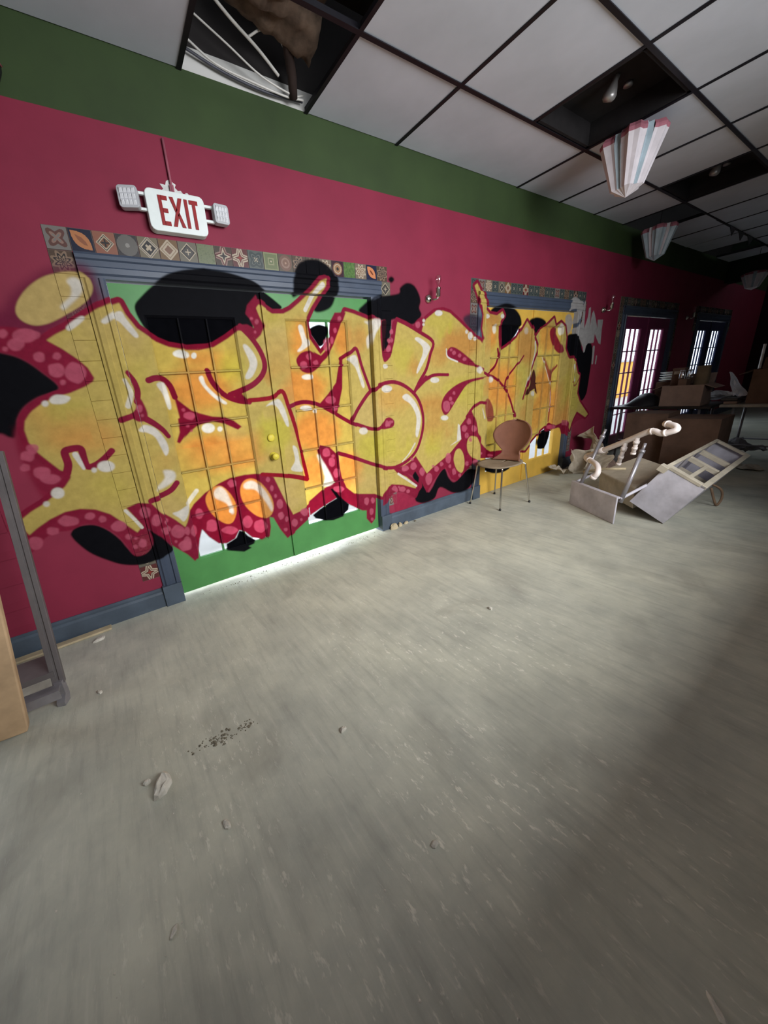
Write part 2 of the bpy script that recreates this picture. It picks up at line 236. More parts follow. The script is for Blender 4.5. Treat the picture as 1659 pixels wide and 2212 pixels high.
('P','T',0.55,0.03,3,[1787,1495,1779,1461,1759,1434,1730,1420,1698,1421,1670,1438,1652,1466,1646,1500,1654,1534,1674,1560,1702,1574,1733,1573,1761,1557,1780,1529]),
('P','G',0.5,0.06,3,[2278,1881,2257,1848,2197,1822,2112,1807,2019,1807,1937,1820,1882,1843,1863,1873,1883,1904,1938,1929,2018,1944,2110,1947,2195,1936,2255,1912]),
('P','T',0.75,0.07,3,[2626,1691,2601,1628,2523,1579,2411,1553,2290,1557,2183,1587,2111,1637,2085,1696,2109,1754,2179,1801,2282,1828,2400,1829,2512,1803,2593,1754]),
('P','T',0.6,0.06,3,[2185,1582,2172,1543,2134,1513,2079,1498,2018,1501,1965,1519,1928,1551,1915,1588,1928,1625,1965,1654,2017,1670,2077,1669,2132,1652,2171,1621]),
('P','T',0.7,0.06,3,[2216,1101,2192,1061,2123,1035,2025,1026,1919,1038,1827,1065,1765,1104,1744,1145,1767,1183,1829,1209,1920,1219,2024,1211,2121,1185,2190,1146]),
('P','G',0.7,0.015,3,[2081,712,2070,666,2036,633,1988,620,1936,629,1889,658,1857,700,1846,748,1858,792,1890,824,1936,838,1988,831,2035,803,2069,761]),
('P','G',0.4,0.03,3,[2471,1234,2453,1186,2400,1151,2321,1136,2236,1144,2160,1172,2108,1213,2090,1261,2107,1306,2157,1340,2231,1356,2315,1351,2393,1326,2449,1284]),
('P','G',0.4,0.06,3,[2751,1199,2730,1124,2660,1069,2559,1045,2447,1055,2347,1098,2280,1162,2255,1236,2276,1305,2339,1358,2433,1384,2541,1379,2644,1341,2719,1277]),
('P','T',0.5,0.05,3,[2286,851,2261,816,2190,796,2088,793,1979,808,1883,838,1818,876,1796,914,1819,947,1884,967,1978,972,2087,959,2187,931,2259,893]),
('P','T',0.75,0.05,3,[3029,1921,3011,1886,2953,1857,2868,1840,2775,1839,2691,1853,2634,1879,2612,1912,2630,1946,2683,1974,2763,1991,2855,1994,2941,1981,3004,1955]),
('P','O',0.8,0.05,3,[2997,1744,2990,1696,2959,1657,2912,1636,2858,1637,2809,1659,2774,1697,2759,1744,2767,1790,2796,1827,2841,1848,2894,1849,2943,1829,2981,1791]),
('P','O',0.8,0.06,3,[3454,1227,3434,1118,3350,1035,3221,998,3077,1012,2947,1071,2856,1163,2818,1267,2839,1367,2914,1443,3031,1483,3169,1478,3303,1427,3406,1338]),
('P','T',0.7,0.06,3,[3710,1652,3706,1565,3668,1496,3603,1459,3526,1462,3452,1503,3397,1572,3369,1656,3375,1738,3411,1803,3472,1840,3546,1841,3620,1805,3679,1737]),
('P','G',0.5,0.05,3,[3625,1248,3629,1142,3608,1059,3567,1014,3514,1019,3460,1071,3417,1158,3393,1262,3391,1363,3411,1442,3450,1484,3501,1483,3553,1436,3598,1353]),
('P','T',0.6,0.06,3,[4075,803,4061,719,3988,659,3874,635,3744,652,3625,704,3539,780,3502,865,3518,943,3583,1000,3688,1026,3813,1015,3935,968,4030,893]),
('P','T',0.7,0.05,3,[4205,1178,4203,1088,4161,1019,4087,984,3997,992,3912,1039,3846,1115,3813,1204,3817,1289,3858,1354,3927,1389,4012,1385,4098,1343,4167,1270]),
('P','O',0.7,0.06,3,[4600,822,4608,690,4568,588,4490,539,4390,552,4290,623,4210,735,4165,866,4161,989,4199,1084,4271,1132,4365,1126,4464,1064,4548,956]),
('P','G',0.5,0.05,3,[4890,1041,4903,917,4873,820,4807,771,4719,780,4628,844,4553,947,4508,1069,4499,1186,4529,1277,4590,1325,4673,1321,4761,1265,4839,1166]),
('P','T',0.6,0.05,3,[4190,1742,4185,1673,4142,1617,4070,1587,3985,1589,3904,1621,3843,1676,3814,1743,3820,1808,3861,1861,3929,1891,4011,1893,4092,1864,4157,1811]),
('P','G',0.7,0.004,3,[2082,1781,2080,1761,2073,1745,2062,1736,2050,1736,2039,1745,2032,1761,2029,1781,2032,1801,2039,1817,2049,1826,2061,1826,2072,1817,2079,1801]),
('P','G',0.7,0.004,3,[2217,1831,2215,1805,2208,1785,2197,1773,2185,1773,2174,1785,2166,1805,2163,1830,2165,1856,2172,1876,2183,1887,2195,1887,2206,1876,2214,1856]),
('P','L',0.8,0.004,3,[1942,881,1939,870,1931,861,1919,857,1906,859,1894,866,1886,877,1883,889,1886,901,1894,909,1906,913,1919,911,1931,905,1939,894]),
('P','C',0.8,0.012,1,[2819,1090,2905,1113,2990,1014,3014,886,2952,854,2859,903]),
('P','C',0.8,0.02,1,[3929,1523,4034,1471,4135,1369,4242,1414,4176,1325,4141,1251,4052,1372]),
('P','C',0.95,0.012,1,[4049,1805,4131,1871,4177,1805,4321,1677,4392,1585,4294,1566,4143,1654]),
('P','M',0.95,0.008,1,[3588,1097,3656,1238,3723,1386,3779,1320,3877,1099,3790,1156,3701,1137]),
('P','C',1.0,0.006,0,[202,1951,275,2017,288,1970,261,1931,289,1862,308,1822,272,1766,229,1733,192,1782,126,1829,182,1832,228,1810,206,1868,181,1898]),
('P','C',1.0,0.006,1,[-600,1410,-569,1397,-555,1301,-599,1266,-641,1293,-614,1352]),
('P','C',1.0,0.006,0,[-376,1415,-354,1374,-326,1345,-287,1305,-235,1280,-157,1251,-73,1237,-15,1206,35,1159,5,1140,-81,1191,-163,1219,-266,1204,-322,1169,-371,1129,-353,1153,-404,1100,-420,1112,-389,1174,-382,1262,-370,1265]),
('P','C',1.0,0.004,0,[-5,1392,96,1430,76,1385,118,1326,44,1337]),
('P','C',1.0,0.006,1,[541,1603,589,1646,661,1658,713,1634,757,1620,764,1578,712,1525,641,1496,577,1513,545,1559]),
('P','C',1.0,0.006,0,[693,1653,757,1620,851,1691,850,1785,865,1874,905,1927,1011,1931,953,1822,881,1695,813,1605,738,1552]),
('P','C',1.0,0.004,0,[931,1592,960,1591,936,1360,889,1228,868,1169,772,1222,705,1258,796,1331,879,1412]),
('P','C',1.0,0.006,1,[1325,1853,1356,1875,1401,1865,1376,1680,1393,1657,1442,1746,1479,1866,1519,1878,1510,1790,1478,1679,1434,1589,1371,1548,1334,1603,1320,1724]),
('P','K',0.9,0.008,1,[1347,1859,1404,1870,1392,1746,1371,1647,1342,1642,1345,1746]),
('P','C',1.0,0.006,1,[2161,1614,2214,1657,2305,1643,2478,1561,2605,1473,2460,1484,2288,1530,2185,1565]),
('P','C',1.0,0.006,1,[2836,1356,2625,1325,2469,1287,2325,1158,2196,1031,2130,1024,2088,1113,2147,1217,2316,1302,2533,1344]),
('P','C',1.0,0.006,0,[1868,1417,1952,1387,1867,1354,1710,1253,1766,1347]),
('P','C',0.9,0.008,1,[1723,1837,1776,1894,1846,1907,1810,1815,1757,1792]),
('P','C',1.0,0.006,1,[1278,1009,1330,1059,1397,1076,1454,1038,1443,988,1375,975,1293,982]),
('L','C',1.0,0.004,(0.04,0.035),[-1045,1029,-1027,1078,-1026,1144,-995,1159,-948,1154,-946,1101,-941,1047,-900,1048,-848,1077,-798,1118]),
('L','C',1.0,0.004,(0.036,0.03),[-706,1291,-637,1310,-604,1336]),
('L','C',1.0,0.004,(0.03,0.036),[-608,1553,-585,1504,-580,1445,-599,1388]),
('L','C',1.0,0.004,(0.04,0.028),[-574,1284,-531,1248,-490,1203,-465,1158]),
('L','C',1.0,0.004,(0.036,0.036),[-661,768,-581,784,-522,806,-480,845]),
('L','C',1.0,0.004,(0.036,0.036),[-505,1508,-464,1519,-422,1513,-387,1469,-372,1399]),
('L','C',1.0,0.004,(0.036,0.036),[-137,1549,-115,1473,-68,1405,-15,1363,53,1336,115,1324]),
('L','R',1.0,0.004,(0.032,0.032),[117,1335,213,1335,293,1342,381,1378,416,1268,444,1161,422,1246,456,1094,483,925,504,784,518,687]),
('L','R',1.0,0.004,(0.03,0.04),[128,785,286,745,405,710,515,666]),
('L','C',1.0,0.004,(0.036,0.04),[132,1819,203,1742,254,1653,271,1569,241,1502,173,1447,84,1410,-9,1383]),
('L','C',1.0,0.004,(0.032,0.032),[426,1262,493,1279,581,1283,692,1253,806,1191,924,1117,1037,1051,1047,1053,1213,992,1310,1005]),
('L','C',1.0,0.004,(0.03,0.03),[937,1592,1034,1637,1093,1660,1140,1517,1214,1328]),
('L','C',1.0,0.004,(0.034,0.034),[1007,1097,1074,1185,1191,1300,1293,1356,1295,1365,1440,1380,1556,1355,1675,1291,1764,1208,1818,1099,1835,977,1805,844,1736,716,1621,637,1456,598,1300,620,1339,610,1160,689,964,781,837,833]),
('L','C',1.0,0.004,(0.034,0.034),[1527,1889,1640,1853,1792,1792,1968,1707,1934,1600,1878,1466,1785,1359,1725,1275]),
('L','C',1.0,0.004,(0.03,0.03),[1877,1385,1991,1411,2183,1404]),
('L','C',1.0,0.004,(0.024,0.03),[2582,1477,2834,1375]),
('L','C',1.0,0.004,(0.03,0.03),[2835,1368,2960,1347,3122,1263,3270,1130,3372,977,3420,866]),
('L','C',1.0,0.004,(0.03,0.03),[2846,1374,2987,1455,3040,1561,3026,1632]),
('L','C',1.0,0.004,(0.03,0.02),[3192,1225,3222,1318,3371,1432,3500,1549]),
('L','C',1.0,0.004,(0.035,0.03),[3710,1743,3790,1620,3710,1466,3625,1248,3549,1059]),
('L','C',0.8,0.006,(0.03,0.03),[4158,1250,4213,1003,4214,715]),
('L','C',0.8,0.004,(0.025,0.02),[4627,1187,4732,1136,4842,1229]),
('L','C',1.0,0.004,(0.034,0.034),[2484,960,2549,1026,2663,1089,2833,1074]),
('L','C',0.8,0.006,(0.03,0.03),[4293,1413,4175,1333,4158,1250]),
('P','K',1.0,0.005,0,[-231,304,-189,316,-150,331,-117,382,-85,364,-59,320,-3,269,-27,248,-72,241,-49,221,-114,206,-166,227,-239,257]),
('P','K',1.0,0.005,0,[532,337,611,374,707,408,790,430,732,531,771,522,828,431,914,344,901,293,829,251,723,243,634,261,553,303]),
('P','W',1.0,0.006,1,[-843,1803,-768,1853,-753,1839,-831,1783]),
('P','W',1.0,0.006,1,[-677,1828,-628,1864,-566,1890,-544,1846,-503,1766,-521,1750,-552,1787,-596,1842,-658,1815]),
('P','W',0.95,0.01,1,[-785,2021,-752,2042,-723,2026,-730,1971,-799,1908,-833,1883,-843,1901,-787,1950,-774,1993]),
('P','W',1.0,0.005,1,[-326,1667,-282,1682,-237,1654,-263,1630,-320,1644]),
('P','W',1.0,0.004,1,[-186,1646,-189,1638,-195,1632,-202,1628,-209,1629,-214,1632,-217,1639,-217,1646,-214,1654,-209,1660,-202,1663,-195,1663,-189,1660,-186,1653]),
('P','W',0.95,0.006,1,[-200,1505,-172,1517,-159,1459,-105,1391,-42,1334,-65,1326,-125,1375,-178,1445]),
('P','W',0.95,0.006,1,[130,1693,160,1701,206,1637,214,1571,165,1496,123,1479,114,1501,160,1581]),
('P','W',0.9,0.006,1,[-266,1671,-237,1666,-233,1640,-267,1632]),
('P','W',0.95,0.004,1,[-189,1643,-192,1636,-197,1630,-204,1627,-211,1627,-216,1631,-220,1636,-220,1644,-217,1651,-211,1656,-204,1659,-197,1659,-192,1656,-189,1650]),
('L','W',0.85,0.006,(0.02,0.03),[-636,1515,-620,1441,-652,1367]),
('P','W',0.95,0.008,1,[-465,1482,-420,1490,-406,1417,-407,1336,-428,1330,-442,1420]),
('P','W',1.0,0.006,1,[-1017,1437,-980,1459,-922,1442,-952,1411,-1009,1413]),
('P','W',1.0,0.004,1,[-1026,1415,-1030,1409,-1035,1404,-1042,1401,-1049,1402,-1054,1406,-1057,1411,-1056,1418,-1053,1425,-1047,1430,-1041,1432,-1034,1432,-1029,1428,-1026,1422]),
('P','W',1.0,0.008,1,[-630,1217,-589,1246,-531,1218,-489,1139,-482,1072,-507,1036,-523,1087,-543,1161,-579,1195]),
('L','W',1.0,0.006,(0.03,0.016),[-980,1125,-969,1075,-961,1038]),
('P','W',1.0,0.006,1,[-805,1022,-812,1009,-828,999,-847,996,-867,1000,-883,1010,-892,1024,-893,1038,-885,1052,-870,1061,-851,1064,-831,1061,-815,1051,-805,1037]),
('P','W',1.0,0.004,1,[-900,1017,-903,1011,-908,1006,-914,1004,-920,1005,-925,1009,-927,1015,-927,1022,-924,1028,-919,1032,-913,1034,-907,1033,-902,1029,-900,1023]),
('P','W',1.0,0.006,1,[-1088,915,-1094,901,-1106,892,-1120,889,-1133,892,-1143,901,-1149,914,-1148,928,-1141,941,-1130,950,-1116,954,-1103,951,-1092,942,-1087,929]),
('P','W',0.9,0.006,1,[-1170,867,-1174,861,-1179,856,-1186,855,-1192,856,-1197,861,-1199,867,-1199,874,-1195,881,-1190,885,-1184,887,-1177,886,-1172,881,-1170,875]),
('L','W',0.95,0.004,(0.02,0.02),[-815,736,-780,668,-751,602]),
('P','W',0.95,0.01,1,[-542,944,-481,924,-488,869,-572,826,-613,831,-547,890]),
('P','W',0.95,0.008,1,[-550,642,-507,649,-433,677,-455,608,-491,566,-517,601]),
('L','W',0.8,0.008,(0.03,0.03),[-363,759,-400,724,-437,687]),
('P','W',0.8,0.01,1,[-244,732,-198,753,-156,696,-130,547,-154,529,-173,614,-250,681]),
('P','W',0.8,0.01,1,[-17,739,54,745,130,653,172,528,159,472,126,551,64,668,-20,698]),
('P','W',0.95,0.005,1,[-137,549,-140,543,-145,538,-151,537,-158,539,-164,543,-167,550,-167,557,-164,564,-159,568,-153,570,-146,568,-140,563,-137,557]),
('P','W',0.95,0.006,1,[234,1282,300,1318,348,1322,384,1250,403,1131,381,1123,343,1223,296,1287]),
('P','W',0.9,0.008,1,[411,960,449,930,459,815,483,741,373,773,417,845]),
('P','W',0.95,0.006,1,[-157,1171,-164,1157,-179,1147,-198,1143,-217,1146,-234,1155,-243,1168,-245,1183,-238,1196,-224,1206,-205,1210,-185,1208,-169,1200,-158,1186]),
('P','W',0.95,0.005,1,[-105,1159,-108,1151,-114,1146,-122,1143,-130,1144,-137,1149,-140,1156,-141,1164,-138,1171,-131,1177,-124,1179,-116,1178,-109,1174,-105,1167]),
('P','W',0.9,0.006,1,[628,1231,622,1223,606,1217,585,1215,562,1217,541,1223,528,1232,524,1241,530,1250,546,1256,567,1258,590,1256,610,1250,624,1241]),
('P','W',0.9,0.005,1,[671,1205,669,1198,663,1193,655,1191,646,1192,639,1196,634,1202,633,1209,636,1216,642,1221,650,1223,658,1222,666,1219,670,1212]),
('P','W',0.85,0.01,1,[632,837,665,825,772,588,654,570,684,653]),
('P','W',0.9,0.008,1,[583,1824,620,1833,642,1750,669,1706,585,1656,555,1660,603,1715]),
('P','W',0.9,0.008,1,[669,1466,663,1458,648,1451,627,1449,604,1450,584,1455,571,1463,568,1472,574,1480,588,1486,609,1489,631,1488,651,1483,665,1475]),
('L','W',0.95,0.005,(0.035,0.03),[794,2100,729,2047,647,1936]),
('P','W',0.85,0.012,1,[1186,1870,1326,1857,1307,1817,1249,1740,1214,1658,1202,1740,1267,1816]),
('P','W',0.9,0.008,1,[1002,1592,1082,1612,1115,1498,1156,1373,1128,1362,1074,1510,1015,1569]),
('P','W',0.9,0.008,1,[1443,1325,1436,1313,1417,1305,1390,1302,1361,1304,1335,1311,1318,1322,1312,1334,1319,1345,1338,1353,1364,1356,1393,1354,1419,1347,1437,1337]),
('P','W',0.8,0.008,1,[1162,981,1156,968,1142,959,1122,956,1101,958,1082,967,1070,979,1066,993,1072,1006,1086,1014,1105,1018,1127,1015,1146,1007,1158,994]),
('P','W',0.85,0.012,1,[1237,1872,1329,1876,1308,1821,1244,1762]),
('P','W',0.9,0.005,1,[1403,1512,1399,1504,1390,1498,1377,1495,1363,1496,1351,1500,1342,1507,1340,1515,1343,1523,1352,1529,1365,1532,1379,1531,1392,1527,1400,1520]),
('P','W',0.9,0.006,1,[1437,1318,1430,1306,1410,1297,1382,1294,1352,1296,1326,1303,1308,1315,1302,1327,1309,1339,1328,1348,1355,1351,1385,1349,1412,1342,1431,1331]),
('P','W',0.95,0.006,1,[1572,1249,1639,1259,1748,1158,1802,1021,1761,857,1728,876,1742,1041,1672,1162,1585,1217]),
('L','W',0.8,0.006,(0.018,0.012),[1718,788,1641,703,1547,636]),
('P','W',0.95,0.006,1,[1735,1731,1791,1743,1923,1673,1908,1611,1772,1444,1758,1472,1832,1603,1825,1672]),
('P','W',1.0,0.005,1,[2097,1953,2092,1943,2078,1934,2057,1929,2033,1928,2013,1932,1998,1940,1993,1950,1998,1960,2012,1969,2033,1974,2056,1975,2077,1971,2092,1963]),
('P','W',0.9,0.004,1,[1869,1885,1867,1879,1862,1874,1855,1871,1847,1871,1840,1874,1835,1878,1833,1884,1835,1890,1840,1895,1847,1898,1855,1898,1862,1895,1867,1891]),
('P','W',0.9,0.004,1,[1863,1852,1861,1847,1857,1843,1850,1841,1843,1841,1837,1843,1833,1847,1831,1852,1833,1857,1837,1861,1844,1863,1851,1864,1857,1861,1861,1857]),
('L','W',0.9,0.004,(0.016,0.016),[2154,1639,2175,1569,2320,1520]),
('P','W',0.95,0.004,1,[2467,1796,2465,1788,2460,1782,2451,1778,2442,1778,2433,1781,2427,1788,2425,1795,2426,1803,2432,1809,2440,1813,2450,1813,2458,1809,2465,1803]),
('P','W',0.95,0.004,1,[2536,1757,2533,1741,2524,1729,2510,1722,2495,1722,2481,1729,2471,1742,2467,1757,2469,1773,2478,1785,2492,1792,2507,1792,2521,1785,2531,1773]),
('P','W',0.95,0.004,1,[2599,1731,2596,1723,2589,1717,2579,1713,2567,1713,2556,1717,2549,1723,2546,1731,2548,1739,2555,1745,2565,1749,2577,1749,2588,1745,2596,1739]),
('P','W',0.95,0.005,1,[2057,1361,2051,1350,2034,1342,2009,1338,1981,1340,1956,1346,1939,1356,1933,1368,1939,1379,1956,1386,1981,1390,2008,1389,2033,1382,2051,1372]),
('P','W',0.9,0.006,1,[2688,1424,2685,1409,2674,1397,2658,1390,2639,1391,2622,1399,2610,1412,2605,1428,2608,1443,2619,1455,2635,1462,2654,1461,2671,1453,2683,1440]),
('P','W',0.95,0.005,1,[2195,982,2190,971,2174,964,2151,962,2126,965,2104,972,2088,983,2083,994,2088,1004,2103,1011,2126,1014,2151,1011,2173,1004,2189,993]),
('P','W',0.9,0.005,0,[2221,686,2334,726,2346,905,2378,884,2406,731,2291,700]),
('L','W',0.9,0.004,(0.022,0.022),[1489,525,1596,447,1729,350]),
('P','W',0.95,0.006,1,[2831,1950,2827,1940,2816,1933,2800,1928,2782,1928,2765,1932,2753,1939,2748,1947,2751,1956,2762,1964,2778,1968,2797,1969,2814,1965,2826,1958]),
('P','W',0.8,0.01,1,[2979,1832,2978,1812,2970,1796,2957,1787,2942,1787,2927,1796,2917,1812,2911,1832,2913,1852,2921,1868,2933,1877,2948,1877,2963,1868,2974,1852]),
('P','W',0.95,0.004,1,[3082,1956,3080,1947,3072,1939,3059,1934,3045,1934,3032,1938,3022,1945,3018,1954,3020,1964,3028,1971,3041,1976,3055,1976,3068,1972,3078,1965]),
('L','W',0.85,0.006,(0.025,0.012),[3717,1697,3725,1559,3640,1343,3587,1202]),
('P','W',0.8,0.01,1,[2972,1317,2968,1303,2954,1292,2932,1288,2908,1289,2885,1297,2869,1309,2863,1323,2867,1337,2881,1347,2902,1352,2927,1351,2949,1343,2966,1331]),
('L','W',0.7,0.006,(0.015,0.02),[2776,1019,2826,907]),
('P','W',0.8,0.012,1,[4346,1838,4346,1809,4335,1786,4313,1773,4287,1772,4260,1785,4238,1808,4226,1837,4226,1866,4237,1889,4258,1902,4285,1902,4312,1890,4333,1867]),
('L','W',0.8,0.01,(0.03,0.03),[4612,1400,4705,1201]),
('L','W',0.7,0.006,(0.012,0.012),[3929,1523,4124,1252,4213,1003,4203,844]),
('P','W',0.8,0.01,1,[3796,1102,3793,1089,3783,1080,3766,1075,3747,1077,3729,1084,3715,1095,3709,1109,3711,1121,3721,1131,3738,1135,3757,1134,3775,1127,3789,1116]),
('P','W',0.5,0.012,1,[3554,1816,3553,1801,3543,1788,3527,1781,3508,1781,3491,1787,3477,1800,3471,1816,3473,1831,3483,1844,3498,1851,3517,1851,3534,1845,3548,1832]),
('P','B',0.82,0.006,1,[-1098,1768,-1107,1756,-1119,1746,-1132,1747,-1138,1756,-1138,1768,-1130,1779,-1120,1785,-1108,1787,-1101,1779]),
('P','B',0.82,0.006,1,[-987,1759,-995,1739,-1025,1725,-1056,1727,-1080,1738,-1084,1759,-1066,1779,-1038,1790,-1009,1790,-986,1779]),
('P','B',0.82,0.006,1,[-1045,1718,-1058,1700,-1077,1687,-1099,1686,-1113,1699,-1116,1718,-1101,1736,-1081,1745,-1061,1747,-1047,1736]),
('P','B',0.82,0.006,1,[-969,1759,-976,1749,-988,1742,-1001,1743,-1010,1749,-1009,1759,-1005,1770,-992,1778,-978,1778,-968,1771]),
('P','B',0.82,0.006,1,[-980,1652,-985,1636,-1002,1628,-1017,1631,-1026,1640,-1027,1653,-1021,1668,-1005,1677,-989,1677,-978,1667]),
('P','B',0.82,0.006,1,[-906,1654,-914,1645,-924,1637,-935,1640,-945,1645,-944,1655,-938,1665,-928,1673,-914,1673,-907,1665]),
('P','B',0.82,0.006,1,[-910,1582,-921,1560,-944,1548,-966,1551,-981,1564,-980,1586,-974,1610,-948,1618,-925,1619,-911,1604]),
('P','B',0.82,0.006,1,[-813,1565,-833,1532,-863,1510,-890,1521,-909,1539,-914,1570,-896,1602,-866,1624,-839,1614,-818,1597]),
('P','B',0.82,0.006,1,[-921,1521,-925,1512,-934,1508,-943,1507,-947,1514,-947,1522,-943,1530,-935,1534,-927,1534,-921,1529]),
('P','B',0.82,0.006,1,[-577,1345,-582,1331,-594,1323,-606,1324,-611,1336,-614,1348,-607,1363,-595,1368,-583,1368,-575,1360]),
('P','B',0.82,0.006,1,[-578,1303,-581,1298,-586,1295,-591,1296,-595,1299,-596,1305,-592,1310,-587,1313,-582,1312,-578,1309]),
('P','B',0.82,0.006,1,[-325,1312,-327,1306,-334,1302,-342,1303,-346,1308,-349,1315,-345,1321,-338,1324,-330,1324,-326,1318]),
('P','B',0.82,0.006,1,[-267,1266,-279,1254,-295,1243,-316,1248,-331,1258,-332,1273,-325,1286,-308,1295,-288,1289,-271,1281]),
('P','B',0.82,0.006,1,[-1119,1695,-1123,1688,-1130,1682,-1137,1685,-1143,1688,-1141,1695,-1138,1702,-1131,1706,-1124,1705,-1118,1702]),
('P','B',0.82,0.006,1,[-1064,733,-1076,716,-1105,714,-1138,719,-1157,740,-1161,760,-1145,773,-1122,784,-1092,769,-1068,753]),
('P','B',0.82,0.006,1,[-978,742,-988,731,-1002,725,-1018,730,-1031,741,-1028,756,-1020,766,-1007,771,-991,769,-980,758]),
('P','B',0.82,0.006,1,[-927,708,-934,695,-947,693,-959,694,-965,706,-966,718,-959,728,-949,736,-937,731,-929,722]),
('P','B',0.82,0.006,1,[-1173,699,-1180,684,-1198,683,-1214,686,-1227,699,-1224,714,-1219,729,-1202,732,-1187,725,-1171,715]),
('P','B',0.82,0.006,1,[-1261,649,-1272,629,-1292,618,-1314,624,-1322,647,-1321,668,-1313,690,-1292,698,-1273,690,-1259,673]),
('P','B',0.82,0.006,1,[-832,634,-846,615,-871,610,-896,615,-914,634,-915,658,-898,672,-879,682,-855,676,-836,659]),
('P','B',0.82,0.006,1,[-821,556,-827,545,-839,540,-849,546,-856,555,-857,567,-851,576,-841,581,-831,577,-822,569]),
('P','B',0.82,0.006,1,[-793,536,-797,531,-802,530,-808,531,-811,536,-811,542,-810,548,-804,551,-798,547,-793,543]),
('P','B',0.82,0.006,1,[-749,488,-754,471,-769,464,-784,469,-796,482,-794,502,-784,516,-771,528,-757,519,-746,506]),
('P','B',0.82,0.006,1,[-804,478,-808,469,-817,468,-825,470,-831,477,-832,487,-828,496,-819,498,-810,495,-804,488]),
('P','B',0.82,0.006,1,[-682,695,-691,672,-709,663,-728,665,-740,684,-741,710,-728,731,-710,739,-694,733,-680,719]),
('P','B',0.82,0.006,1,[-629,622,-640,604,-657,591,-675,597,-689,613,-687,638,-677,659,-659,672,-639,666,-630,645]),
('P','B',0.82,0.006,1,[-587,601,-591,592,-600,588,-609,590,-613,599,-616,609,-609,616,-602,621,-594,618,-587,611]),
('P','B',0.82,0.006,1,[-582,535,-592,522,-610,521,-630,521,-640,537,-645,554,-637,568,-618,572,-599,565,-586,552]),
('P','B',0.82,0.006,1,[-499,492,-511,468,-536,454,-565,464,-585,488,-588,518,-571,540,-547,556,-519,541,-502,519]),
('P','B',0.82,0.006,1,[-562,434,-566,429,-571,425,-577,428,-580,433,-580,440,-578,446,-572,447,-567,445,-563,441]),
('P','B',0.82,0.006,1,[-477,378,-488,352,-514,350,-542,352,-556,377,-563,405,-544,423,-523,430,-498,427,-482,404]),
('P','B',0.82,0.006,1,[-418,473,-426,447,-442,434,-454,446,-463,462,-462,486,-453,507,-440,520,-427,513,-419,497]),
('P','B',0.82,0.006,1,[-1164,1145,-1171,1130,-1189,1120,-1207,1128,-1224,1138,-1221,1155,-1214,1171,-1195,1179,-1175,1175,-1161,1162]),
('P','B',0.82,0.006,1,[-1119,1044,-1130,1022,-1155,1014,-1178,1021,-1192,1038,-1192,1058,-1183,1077,-1161,1084,-1139,1080,-1119,1067]),
('P','B',0.82,0.006,1,[-1083,999,-1098,985,-1123,977,-1151,985,-1168,1000,-1175,1018,-1161,1033,-1136,1036,-1110,1032,-1089,1018]),
('P','B',0.82,0.006,1,[-1200,1088,-1204,1075,-1218,1073,-1232,1072,-1241,1082,-1240,1096,-1232,1106,-1220,1114,-1208,1109,-1198,1101]),
('P','B',0.82,0.006,1,[-1134,1183,-1144,1169,-1159,1157,-1173,1165,-1183,1176,-1188,1191,-1178,1207,-1161,1212,-1145,1210,-1133,1200]),
('P','B',0.82,0.006,1,[-77,753,-86,737,-105,731,-126,732,-136,750,-143,768,-131,781,-115,789,-96,784,-78,773]),
('P','B',0.82,0.006,1,[-349,583,-361,562,-377,550,-394,555,-405,573,-403,598,-395,619,-379,631,-363,623,-354,607]),
('P','B',0.82,0.006,1,[-126,387,-146,374,-175,366,-211,383,-238,402,-251,424,-230,436,-202,441,-166,430,-139,410]),
('P','B',0.82,0.006,1,[-275,465,-282,434,-308,429,-330,437,-351,455,-346,485,-338,513,-315,525,-290,519,-272,495]),
('P','B',0.82,0.006,1,[-2,422,-15,398,-37,382,-63,390,-79,414,-88,446,-69,468,-47,484,-21,477,-7,450]),
('P','B',0.82,0.006,1,[106,355,86,327,58,313,29,325,6,350,2,385,15,417,45,423,75,420,97,393]),
('P','B',0.82,0.006,1,[184,732,178,721,168,715,159,718,152,727,149,739,156,749,164,757,174,753,182,745]),
('P','B',0.82,0.006,1,[202,658,197,643,188,635,180,639,175,649,173,664,179,677,187,686,195,681,201,673]),
('P','B',0.82,0.006,1,[221,589,217,580,211,576,203,576,198,584,198,594,201,603,208,608,215,606,219,598]),
('P','B',0.82,0.006,1,[262,512,257,487,238,478,221,483,211,502,209,525,217,545,232,556,249,554,261,535]),
('P','B',0.82,0.006,1,[260,410,251,394,237,386,219,387,212,406,206,424,213,442,229,446,246,446,254,428]),
('P','B',0.82,0.006,1,[292,370,286,359,278,351,269,354,263,364,262,379,268,390,275,400,284,396,292,386]),
('P','B',0.82,0.006,1,[271,283,268,275,259,271,248,275,241,283,239,292,242,301,253,301,264,301,271,292]),
('P','B',0.82,0.006,1,[373,317,362,298,346,286,328,297,314,312,309,335,317,357,336,363,353,354,369,341]),
('P','B',0.82,0.006,1,[495,379,480,363,460,357,435,361,419,380,407,402,417,422,443,428,470,421,486,401]),
('P','B',0.82,0.006,1,[419,332,417,324,410,321,402,324,397,331,396,338,398,345,405,347,413,345,419,339]),
('P','B',0.82,0.006,1,[762,851,758,825,734,819,710,820,690,836,687,863,699,884,718,898,741,890,757,873]),
('P','B',0.82,0.006,1,[803,759,799,735,780,722,758,726,742,745,739,771,746,796,767,805,786,798,801,783]),
('P','B',0.82,0.006,1,[806,811,802,803,793,800,783,801,776,808,772,817,776,825,786,828,796,827,803,820]),
('P','B',0.82,0.006,1,[841,653,828,631,811,617,791,621,780,642,774,666,785,686,800,701,819,698,836,682]),
('P','B',0.82,0.006,1,[1130,325,1122,307,1109,292,1091,299,1077,315,1075,338,1080,361,1097,367,1114,366,1129,350]),
